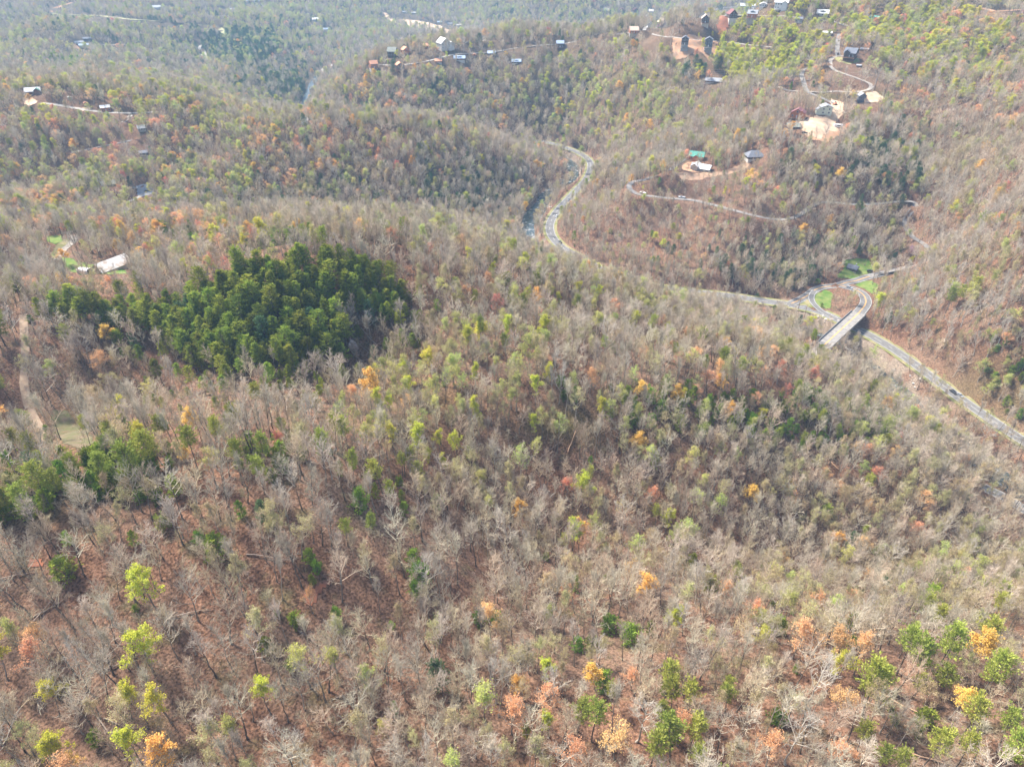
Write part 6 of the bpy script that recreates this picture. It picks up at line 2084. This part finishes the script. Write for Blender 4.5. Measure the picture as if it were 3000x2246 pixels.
FILLS = [
 ('evergreen_shrub', [(450,676),(600,680),(860,694),(870,716),(650,716),(450,700)], 3.6, (1.1, 1.8), 0.9, True),
 ('evergreen_shrub', [(1210,680),(1330,690),(1340,710),(1210,700)], 4.0, (0.9, 1.5), 0.8, True),
 ('evergreen_shrub', [(0,1480),(120,1420),(250,1370),(340,1320),(500,1320),(530,1380),(430,1440),(260,1490),(100,1550),(0,1570)], 3.7, (0.9, 1.7), 0.75, False),
 ('round_pine_tree', [(0,1480),(120,1420),(250,1370),(340,1320),(500,1320),(530,1380),(430,1440),(260,1490),(100,1550),(0,1570)], 8.5, (0.55, 0.8), 0.8, False),
 ('evergreen_shrub', [(1750,1210),(1900,1180),(2150,1180),(2500,1190),(2650,1260),(2500,1340),(2200,1300),(1950,1300),(1800,1260)], 6.2, (0.9, 1.7), 0.8, False),
 ('hemlock_tree', [(570,125),(680,105),(800,110),(830,150),(780,195),(640,190),(580,160)], 10, (0.9, 1.4), 0.75, False),
 ('hemlock_tree', [(760,230),(860,225),(910,260),(900,310),(800,300)], 8.5, (0.8, 1.2), 0.7, False),
 ('hemlock_tree', [(2000,205),(2110,205),(2118,238),(2000,238)], 4.5, (0.8, 1.0), 0.6, False),
 ('hemlock_tree', [(2080,775),(2200,760),(2350,800),(2420,815),(2330,850),(2150,840)], 7.5, (0.6, 1.0), 0.7, False),
 ('hemlock_tree', [(1330,520),(1440,520),(1500,600),(1400,640),(1320,600)], 8, (0.7, 1.1), 0.6, False),
 ('hemlock_tree', [(700,560),(1050,560),(1150,620),(900,640),(700,610)], 11, (0.7, 1.1), 0.5, False),
 ('evergreen_shrub', [(2830,1050),(3000,1010),(3000,1260),(2930,1200)], 4.2, (0.6, 1.2), 0.7, False),
 ('pale_green_tree', [(2800,1040),(3000,980),(3000,1250),(2920,1190)], 4.6, (0.28, 0.45), 0.8, False),
 ('evergreen_shrub', [(150,160),(260,190),(250,240),(120,230)], 10, (2, 2.6), 0.6, False),
 ('pine_tree', [(350,1080),(1000,1130),(950,1230),(450,1220)], 11, (0.35, 0.62), 0.5, False),
 ('evergreen_shrub', [(690,1320),(860,1270),(900,1330),(820,1420),(700,1420)], 5.5, (0.8, 1.5), 0.6, False),
]
b3 = np.vstack(BLOCK)
for kind, poly, sp, (s0, s1), pr, keepit in FILLS:
    wp = np.array([hit(*p) for p in poly])
    x0, y0 = wp[:, :2].min(0)
    x1, y1 = wp[:, :2].max(0)
    gx, gy = np.meshgrid(np.arange(x0, x1, sp), np.arange(y0, y1, sp))
    gx = gx.ravel() + rng.uniform(-.5, .5, gx.size) * sp
    gy = gy.ravel() + rng.uniform(-.5, .5, gy.size) * sp
    m_ = in_poly(gx, gy, wp) & (rng.uniform(size=gx.size) < pr)
    for x, y in zip(gx[m_], gy[m_]):
        if (np.hypot(b3[:, 0] - x, b3[:, 1] - y) < b3[:, 2]).any():
            continue
        q = float(hgt(x, y))
        TREES.append(dict(kind=kind, v=variant(kind), x=x, y=y, z=q, s=rng.uniform(s0, s1), rot=rng.uniform(0, 6.28), label=None, special=False, fixed=keepit))
        if keepit and rng.uniform() < 0.35:
            a, b, d = project(x, y, q + 1.5)
            KEEP.append((a, b - 3, d - 1, 0.45))

# keep roads, houses and the singled out trees in sight
T = TREES
tx = np.array([t['x'] for t in T]); ty = np.array([t['y'] for t in T]); tz = np.array([t['z'] for t in T])
th_ = np.array([PROTO[t['kind']][t['v']]['h'] * t['s'] for t in T])
tr_ = np.array([PROTO[t['kind']][t['v']]['cr'] * t['s'] for t in T])
bx, by, bd = project(tx, ty, tz)
ux, uy, ud = project(tx, ty, tz + th_)
hwp = tr_ * FOC / bd * 0.95
draw = rng.uniform(size=len(T))
spec = np.array([t['special'] or t.get('fixed', False) for t in T])
gone = np.zeros(len(T), bool)
order = np.argsort(bx)
sbx = bx[order]
for (a, b, d, f) in KEEP:
    lo, hi = np.searchsorted(sbx, [a - 140, a + 140])
    q = order[lo:hi]
    t_ = np.clip((by[q] - b) / np.maximum(by[q] - uy[q], 1), 0, 1)
    lineX = bx[q] + (ux[q] - bx[q]) * t_
    hit_ = (abs(lineX - a) < np.where(t_ > 0.35, hwp[q], 3)) & (b > uy[q] - 2) & (b < by[q] + 2) & (bd[q] < d - 1.5) & (draw[q] > f) & ~spec[q]
    gone[q[hit_]] = True
T = [t for t, g_ in zip(T, gone) if not g_]
print('TREES', len(T))

for t in T:
    w = 1.0 if t['special'] or 'tree' not in t['kind'] else float(rng.uniform(0.72, 1.12))
    dd_ = math.hypot(t['x'], t['y'])
    w = float(rng.uniform(0.95, 1.4)) if t['kind'] == 'pine_tree' else w
    if not t['special'] and t['kind'] not in ('pine_tree', 'evergreen_shrub'):
        w *= 1 + 0.12 * min(max((dd_ - 220) / 120, 0), 1) + 0.33 * min(max((dd_ - 500) / 500, 0), 1)
        if t['kind'] in ('lime_tree', 'pale_green_tree', 'golden_tree', 'orange_tree', 'red_tree'):
            w *= 1.15
    t['sv'] = (t['s'] * w, t['s'] * w * float(rng.uniform(0.92, 1.08)), t['s'])
# size in the picture decides which are built one by one
for t in T:
    pr = PROTO[t['kind']][t['v']]
    a, b, d = project(t['x'], t['y'], t['z'] + pr['h'] * t['s'] * 0.7)
    t['px'], t['py'], t['d'] = float(a), float(b), float(d)
vis0 = visible_pt(np.array([t['x'] for t in T]), np.array([t['y'] for t in T]), np.array([t['z'] + PROTO[t['kind']][t['v']]['h'] * t['s'] * 0.7 for t in T]))
NAMES = dict(bare_tree=('bare tree', 'grey brown leafless tree'), pale_bare_tree=('bare tree', 'pale barked leafless tree'), budding_tree=('budding tree', 'tan budding tree'), pale_green_tree=('budding tree', 'pale green budding tree'),
             lime_tree=('leafing tree', 'lime green tree'), golden_tree=('leafing tree', 'golden tree'), orange_tree=('leafing tree', 'orange tree'), red_tree=('leafing tree', 'red tree'),
             pine_tree=('pine', 'dark green pine'), round_pine_tree=('pine', 'round topped olive pine'), hemlock_tree=('evergreen', 'blue green evergreen'), evergreen_shrub=('bush', 'green bush'),
             purple_tree=('flowering tree', 'purple flowering tree'), white_blossom_tree=('flowering tree', 'white flowering tree'), sapling=('sapling', 'thin sapling'))
LIMIT = {k: 300 for k in NAMES}
LAND = [(s['px'], s['py'], s['label']) for s in T if s['special']] + [(a, b, l) for a, b, l in HOUSES] + [(2464, 955, 'road bridge'), (2432, 880, 'junction lawn'), (1620, 650, 'highway bend'), (700, 900, 'pine stand'), (250, 930, 'thin end of the pine stand'), (450, 900, 'middle of the pine stand'), (600, 1010, 'foot of the pine stand'), (850, 1040, 'lower tip of the pine stand'), (950, 790, 'top of the pine stand'), (1120, 850, 'ragged corner of the pine stand')]
SHORT = []
for a, b, l in LAND:
    w = l.split()
    SHORT.append((a, b, l if len(w) <= 8 else ' '.join(w[:8])))
LP = np.array([[a, b] for a, b, _ in SHORT])
ORD = ['first', 'second', 'third', 'fourth', 'fifth', 'sixth', 'seventh', 'eighth', 'ninth', 'tenth', 'eleventh', 'twelfth', 'thirteenth', 'fourteenth', 'fifteenth', 'sixteenth', 'seventeenth', 'eighteenth', 'nineteenth', 'twentieth']
ORD += [f'{a}-{b}' if b else c for a, c in (('twenty', 'twentieth'), ('thirty', 'thirtieth'), ('forty', 'fortieth'), ('fifty', 'fiftieth'), ('sixty', 'sixtieth')) for b in [''] + ORD[:9]][1:]
count = {}
single, mass = [], {}
for kind in NAMES:
    L_ = [i for i, t in enumerate(T) if t['kind'] == kind]
    L_.sort(key=lambda i: (not T[i]['special'], -(PROTO[kind][T[i]['v']]['h'] * T[i]['s'] / T[i]['d']) * (1.0 if (vis0[i] and -20 < T[i]['px'] < 3020 and -20 < T[i]['py'] < 2300) else 0.001)))
    inframe = [i for i in L_ if T[i]['special'] or (vis0[i] and -20 < T[i]['px'] < 3020 and -20 < T[i]['py'] < 2290)]
    one = inframe[:LIMIT[kind]]
    so = set(one)
    single += one
    mass[kind] = [i for i in L_ if i not in so]
# label each remaining single tree by its place beside a tree or house that can be found
bins = {}
for i in single:
    t = T[i]
    if t['label']:
        continue
    dd = np.hypot((LP[:, 0] - t['px']), (LP[:, 1] - t['py']))
    best = None
    for j in np.argsort(dd)[:2]:
        dx, dy = t['px'] - LP[j, 0], t['py'] - LP[j, 1]
        if abs(dy) > abs(dx):
            w = 'below' if dy > 0 else 'above'
        else:
            w = 'right of' if dx > 0 else 'left of'
        best = (t['kind'], w, int(j))
        break
    bins.setdefault(best, []).append((dd[best[2]], i))
for (kind, w, j), l in bins.items():
    l.sort()
    for n_, (_, i) in enumerate(l):
        o_ = ORD[min(n_, len(ORD) - 1)]
        T[i]['label'] = f"{NAMES[kind][1]}, {o_} {w} the {SHORT[j][2]}"
        if len(T[i]['label'].split()) > 16:
            T[i]['label'] = f"{NAMES[kind][1]}, {o_} {w} the {' '.join(SHORT[j][2].split()[:5])}"
seen = {}
GROUP = dict(bare_tree='leafless trees of the grey brown wood', pale_bare_tree='pale barked leafless trees', budding_tree='trees in tan bud', pale_green_tree='trees in pale green bud', lime_tree='lime green spring trees',
             golden_tree='golden spring trees', orange_tree='orange spring trees', red_tree='red spring trees', pine_tree='pines of the dark stand', round_pine_tree='olive pines in the leafless wood',
             hemlock_tree='blue green evergreens', evergreen_shrub='evergreen bushes under the bare trees', purple_tree='purple redbuds', white_blossom_tree='white flowering trees', sapling='saplings')
for i in single:
    t = T[i]
    pr = PROTO[t['kind']][t['v']]
    root = bpy.data.objects.new(t['kind'], None)
    COL.objects.link(root)
    root.location = (t['x'], t['y'], t['z'] - 0.25)
    lean = 0.07 * np.random.default_rng(i).normal(size=2)
    root.rotation_euler = (lean[0], lean[1], t['rot'])
    root.scale = t['sv']
    tag(root, t['label'], NAMES[t['kind']][0], GROUP[t['kind']])
    for pn in ('trunk', 'crown'):
        c = bpy.data.objects.new(pn, pr[pn])
        COL.objects.link(c)
        c.parent = root


# ------------------------------------------------------------------ the rest of the wood: one object per kind, copies set on its points
def scatter(name, protos, pts, rot, scale, var, label, kind='stuff'):
    lib = bpy.data.collections.new(name + '_shapes')
    for k, me_ in enumerate(protos):
        ob = bpy.data.objects.new(f'{name}_shape_{k:02d}', me_)
        lib.objects.link(ob)
    me = bpy.data.meshes.new(name)
    me.vertices.add(len(pts))
    me.vertices.foreach_set('co', np.asarray(pts, np.float32).ravel())
    for an, ty, dat in (('spin', 'FLOAT_VECTOR', np.asarray(rot, np.float32).ravel()), ('size', 'FLOAT_VECTOR', np.asarray(scale, np.float32).ravel()), ('pick', 'INT', np.asarray(var, np.int32))):
        at = me.attributes.new(an, ty, 'POINT')
        at.data.foreach_set('vector' if ty == 'FLOAT_VECTOR' else 'value', dat)
    o = link(name, me)
    tag(o, label, kind=kind)
    ng = bpy.data.node_groups.new(name + '_scatter', 'GeometryNodeTree')
    ng.interface.new_socket('Geometry', in_out='INPUT', socket_type='NodeSocketGeometry')
    ng.interface.new_socket('Geometry', in_out='OUTPUT', socket_type='NodeSocketGeometry')
    N = ng.nodes.new
    gi, go = N('NodeGroupInput'), N('NodeGroupOutput')
    ci = N('GeometryNodeCollectionInfo')
    ci.inputs['Collection'].default_value = lib
    ci.inputs['Separate Children'].default_value = True
    ci.inputs['Reset Children'].default_value = True
    iop = N('GeometryNodeInstanceOnPoints')
    iop.inputs['Pick Instance'].default_value = True

    def attr(n_, t):
        a = N('GeometryNodeInputNamedAttribute')
        a.data_type = t
        a.inputs['Name'].default_value = n_
        return [s for s in a.outputs if s.enabled and s.name == 'Attribute'][0]
    L = ng.links.new
    L(gi.outputs[0], iop.inputs['Points'])
    L(ci.outputs[0], iop.inputs['Instance'])
    L(attr('pick', 'INT'), iop.inputs['Instance Index'])
    e2r = N('FunctionNodeEulerToRotation')
    L(attr('spin', 'FLOAT_VECTOR'), e2r.inputs[0])
    L(e2r.outputs[0], iop.inputs['Rotation'])
    L(attr('size', 'FLOAT_VECTOR'), iop.inputs['Scale'])
    L(iop.outputs[0], go.inputs[0])
    md = o.modifiers.new('scatter', 'NODES')
    md.node_group = ng
    return o


MASSN = dict(bare_tree=('bare_forest', 'endless grey brown leafless wood covering the hills'), pale_bare_tree=('pale_bare_forest', 'pale barked leafless trees scattered in the far wood'), budding_tree=('budding_forest', 'tan budding trees scattered through the wood'),
             pale_green_tree=('pale_green_forest', 'pale green budding trees through the far hills'), lime_tree=('lime_forest', 'lime green trees on the far slopes'), golden_tree=('golden_forest', 'golden trees dotted through the far wood'),
             orange_tree=('orange_forest', 'orange trees dotted through the far wood'), red_tree=('red_forest', 'red trees dotted through the far wood'), pine_tree=('pine_forest', 'remaining pines of the stand and far woods'),
             round_pine_tree=('olive_pine_forest', 'olive pines dotted through the far wood'), hemlock_tree=('evergreen_forest', 'blue green evergreens of the far slopes'), evergreen_shrub=('evergreen_undergrowth', 'evergreen bushes under the bare trees'))
for kind, L_ in mass.items():
    if not L_:
        continue
    nm, lb = MASSN[kind]
    pts = [(T[i]['x'], T[i]['y'], T[i]['z'] - 0.25) for i in L_]
    r3 = np.stack([rng.normal(0, .06, len(L_)), rng.normal(0, .06, len(L_)), [T[i]['rot'] for i in L_]], 1)
    scatter(nm, [p['joined'] for p in PROTO[kind]], pts, r3, [T[i]['sv'] for i in L_], [T[i]['v'] for i in L_], lb)

# undergrowth: saplings and brush between the trunks, near and middle distance
gx, gy = np.meshgrid(np.arange(-620, 640, 3.1), np.arange(50, 720, 3.1))
gx = gx.ravel() + rng.uniform(-.5, .5, gx.size) * 3.1
gy = gy.ravel() + rng.uniform(-.5, .5, gy.size) * 3.1
gz = hgt(gx, gy)
a, b, d = project(gx, gy, gz)
ok = (a > -500) & (a < 3500) & (b < 2420) & (np.hypot(gx, gy) < 720)
pr_ = np.clip(0.26 + 0.20 * N2(gx, gy) + 0.12 * N3(gx, gy), 0.06, 0.85)
pr_ *= 1 - 0.45 * blob(a, b, 600, 1800, 600, 260)
ok &= rng.uniform(size=gx.size) < pr_
ok &= visible_pt(gx, gy, gz + 5)
gx, gy, gz = gx[ok], gy[ok], gz[ok]
for wp in PATCH_POLYS:
    m_ = ~in_poly(gx, gy, wp)
    gx, gy, gz = gx[m_], gy[m_], gz[m_]
k_ = np.ones(len(gx), bool)
b2 = np.vstack(BLOCK)
cell = {}
for i, (x, y, r) in enumerate(b2):
    for a_ in range(int((x - r) // 20), int((x + r) // 20) + 1):
        for b_ in range(int((y - r) // 20), int((y + r) // 20) + 1):
            cell.setdefault((a_, b_), []).append(i)
for i in range(len(gx)):
    l = cell.get((int(gx[i] // 20), int(gy[i] // 20)))
    if l:
        q = b2[l]
        if (np.hypot(q[:, 0] - gx[i], q[:, 1] - gy[i]) < q[:, 2]).any():
            k_[i] = False
gx, gy, gz = gx[k_], gy[k_], gz[k_]
print('SAPLINGS', len(gx))
scatter('undergrowth', [p['joined'] for p in PROTO['sapling']], np.stack([gx, gy, gz - 0.1], 1),
        np.stack([rng.normal(0, .12, len(gx)), rng.normal(0, .12, len(gx)), rng.uniform(0, 6.28, len(gx))], 1),
        rng.uniform(0.5, 1.25, (len(gx), 1)) * np.ones((1, 3)), rng.choice(3, len(gx), p=[.45, .2, .35]), 'thin leafless saplings and brush between the trunks')

# ------------------------------------------------------------------ fallen trunks
mat('fallen_bark', (0.34, 0.27, 0.22), (0.24, 0.18, 0.14), scale=1.0, obj_var=0.3)
mat('fresh_wood', (0.72, 0.47, 0.30), (0.60, 0.38, 0.24), scale=1.0)
LOGS = [(160,1760,14,60,'dark',''),(545,1806,11,8,'pale','pale log lying across the slope beside the lone lime tree'),(373,1940,11,16,'pale','pale peeled log below the narrow lime tree'),(320,2145,17,-38,'dark','dark log under the spreading lime pair'),
        (345,2125,8,-20,'pale','short reddish log under the spreading lime pair'),(790,1637,12,0,'pale','long log on the middle slope'),(150,1785,9,30,'dark','dark crooked log in the left slope'),(50,1690,10,12,'dark','thin dark log near the left edge'),
        (1855,1315,20,-68,'pale','tall pale trunk torn up with orange roots'),(1678,1290,9,62,'pale','pale splintered trunk on the spur'),(1610,1325,14,32,'dark','dark trunk lying on the spur'),(2625,2090,14,-40,'pale','pale broken trunk in the lower right'),
        (2640,2070,12,-55,'pale','second pale broken trunk beside it'),(2590,2020,13,-35,'pale','long pale trunk below the flat topped pine'),(2690,2010,12,-62,'pale','pale trunk behind the olive pines'),(2700,2220,14,-25,'pale','log at the bottom right edge'),
        (2300,1890,10,-20,'pale','thin fallen trunk below the salmon row'),(2120,2095,14,-18,'dark','fallen trunk at the bottom'),(1160,830,16,-48,'pale','pale leaning trunk right of the pine stand'),(1240,870,14,4,'pale','pale fallen trunk on the red slope'),
        (1230,810,13,10,'dark','dark fallen trunk near the ridge top'),(1400,800,16,-24,'dark','long dark log on the ridge'),(1290,690,13,20,'pale','fallen pale trunk on the far side of the ridge'),(2370,1330,12,-62,'pale','pale trunk standing askew in the brown hollow'),
        (2460,1380,10,-50,'pale','thin pale trunk in the brown hollow'),(2600,385,20,28,'pale','long bare trunk leaning over the building site slope'),(440,1100,15,52,'dark','dark fallen pine trunk under the stand'),(480,1120,14,48,'dark','second dark fallen pine trunk'),
        (540,1130,16,55,'dark','long fallen pine trunk'),(400,1150,13,40,'dark','fallen trunk at the foot of the pine slope'),(600,1150,14,50,'dark','fallen pine trunk below the middle of the stand'),(350,1120,12,45,'dark','thin fallen pine trunk by the hollow'),
        (1100,1010,18,-38,'dark','long dark pine trunk in the gap of the stand'),(1060,1060,16,-35,'dark','dark pine trunk below the gap'),(1130,1080,16,-42,'dark','third dark trunk in the gap'),(1040,1030,12,-30,'pale','pale trunk in the gap of the stand'),
        (260,1140,14,25,'pale','pale log on the left brown bank'),(230,1170,12,30,'pale','second pale log on the left bank'),(1085,1040,14,-33,'dark','fourth dark trunk in the gap'),(2090,590,16,20,'pale','thin pale trunk above the hillside lane'),
        (1910,605,12,-70,'pale','bright splintered trunk on the bare slope'),(1960,1395,13,55,'pale','thin pale log in the brown right slope'),(890,1860,10,-30,'dark','dark log on the lower middle slope'),(1050,2030,11,20,'dark','dark log at the bottom middle')]
for k, (a, b, L_, ang, tone, lb) in enumerate(LOGS):
    g = hit(a, b)
    th = math.radians(ang)
    dx, dy = math.cos(th), math.sin(th)
    rr = np.random.default_rng(k)
    root = link('fallen_trunk', None, loc=(g[0], g[1], g[2]))
    tag(root, lb or 'dark fallen trunk among the left slope trees', 'fallen tree')
    n_ = 6
    seg, pts = [], []
    for q in range(n_ + 1):
        f = q / n_ - 0.5
        x_, y_ = g[0] + dx * L_ * f, g[1] + dy * L_ * f
        pts.append([dx * L_ * f + rr.normal(0, .08), dy * L_ * f + rr.normal(0, .08), float(hgt(x_, y_)) - g[2] + 0.30 + (0.8 if 0 < q < n_ else 0) * 0.3])
    for q in range(n_):
        seg.append([*pts[q], *pts[q + 1], 0.22 * (1 - 0.11 * q), 0.22 * (1 - 0.11 * (q + 1))])
    V, F_ = prisms(seg, 6)
    link('trunk', np_mesh('trunk', V, F_, [MATS['fresh_wood'] if (tone == 'pale' and k % 3 == 0) else MATS['fallen_bark']]), root)
    seg = []
    for q in range(16):
        f = rr.uniform(0.45, 1.0)
        p0 = np.array([np.interp(f * n_, range(n_ + 1), [p[c] for p in pts]) for c in range(3)])
        d_ = np.array([dx, dy, 0.35]) + rr.normal(0, 0.6, 3)
        d_[2] = abs(d_[2])
        d_ /= np.linalg.norm(d_)
        p1 = p0 + d_ * rr.uniform(1, 2.6)
        seg.append([*p0, *p1, 0.07, 0.03])
        for _ in range(3):
            d2 = d_ + rr.normal(0, .5, 3)
            seg.append([*(p0 + (p1 - p0) * rr.uniform(.3, 1)), *(p1 + d2 * 0.9), 0.03, 0.015])
    V, F_ = prisms(seg, 3)
    link('branches', np_mesh('branches', V, F_, [MATS['fallen_bark']]), root)
    if k == 8:
        p = pts[-1]
        bm_ = MB()
        for q in range(9):
            an = q * 0.7
            bm_.bar((p[0], p[1], p[2] + .4), (p[0] + math.cos(an) * 1.7, p[1] + .5, p[2] + .6 + math.sin(an) * 1.7), .25, 5, .06)
        bm_.build('root_plate', MATS['red_clay'], root)
# ------------------------------------------------------------------ air
hb = MB().box(-3500, 3500, -1100, 5100, -3, max(CAM_Z, float(GZ.max()) + 26) + 8)
hm = bpy.data.materials.new('haze_air')
hm.use_nodes = True
hn = hm.node_tree
hn.nodes.clear()
pv = hn.nodes.new('ShaderNodeVolumePrincipled')
pv.inputs['Color'].default_value = (0.44, 0.70, 1.0, 1)
pv.inputs['Density'].default_value = 0.00015
pv.inputs['Anisotropy'].default_value = 0.0
ho = hn.nodes.new('ShaderNodeOutputMaterial')
hn.links.new(pv.outputs[0], ho.inputs['Volume'])
hz = hb.build('haze', hm)
tag(hz, kind='stuff', label='pale blue haze lying over the far hills')
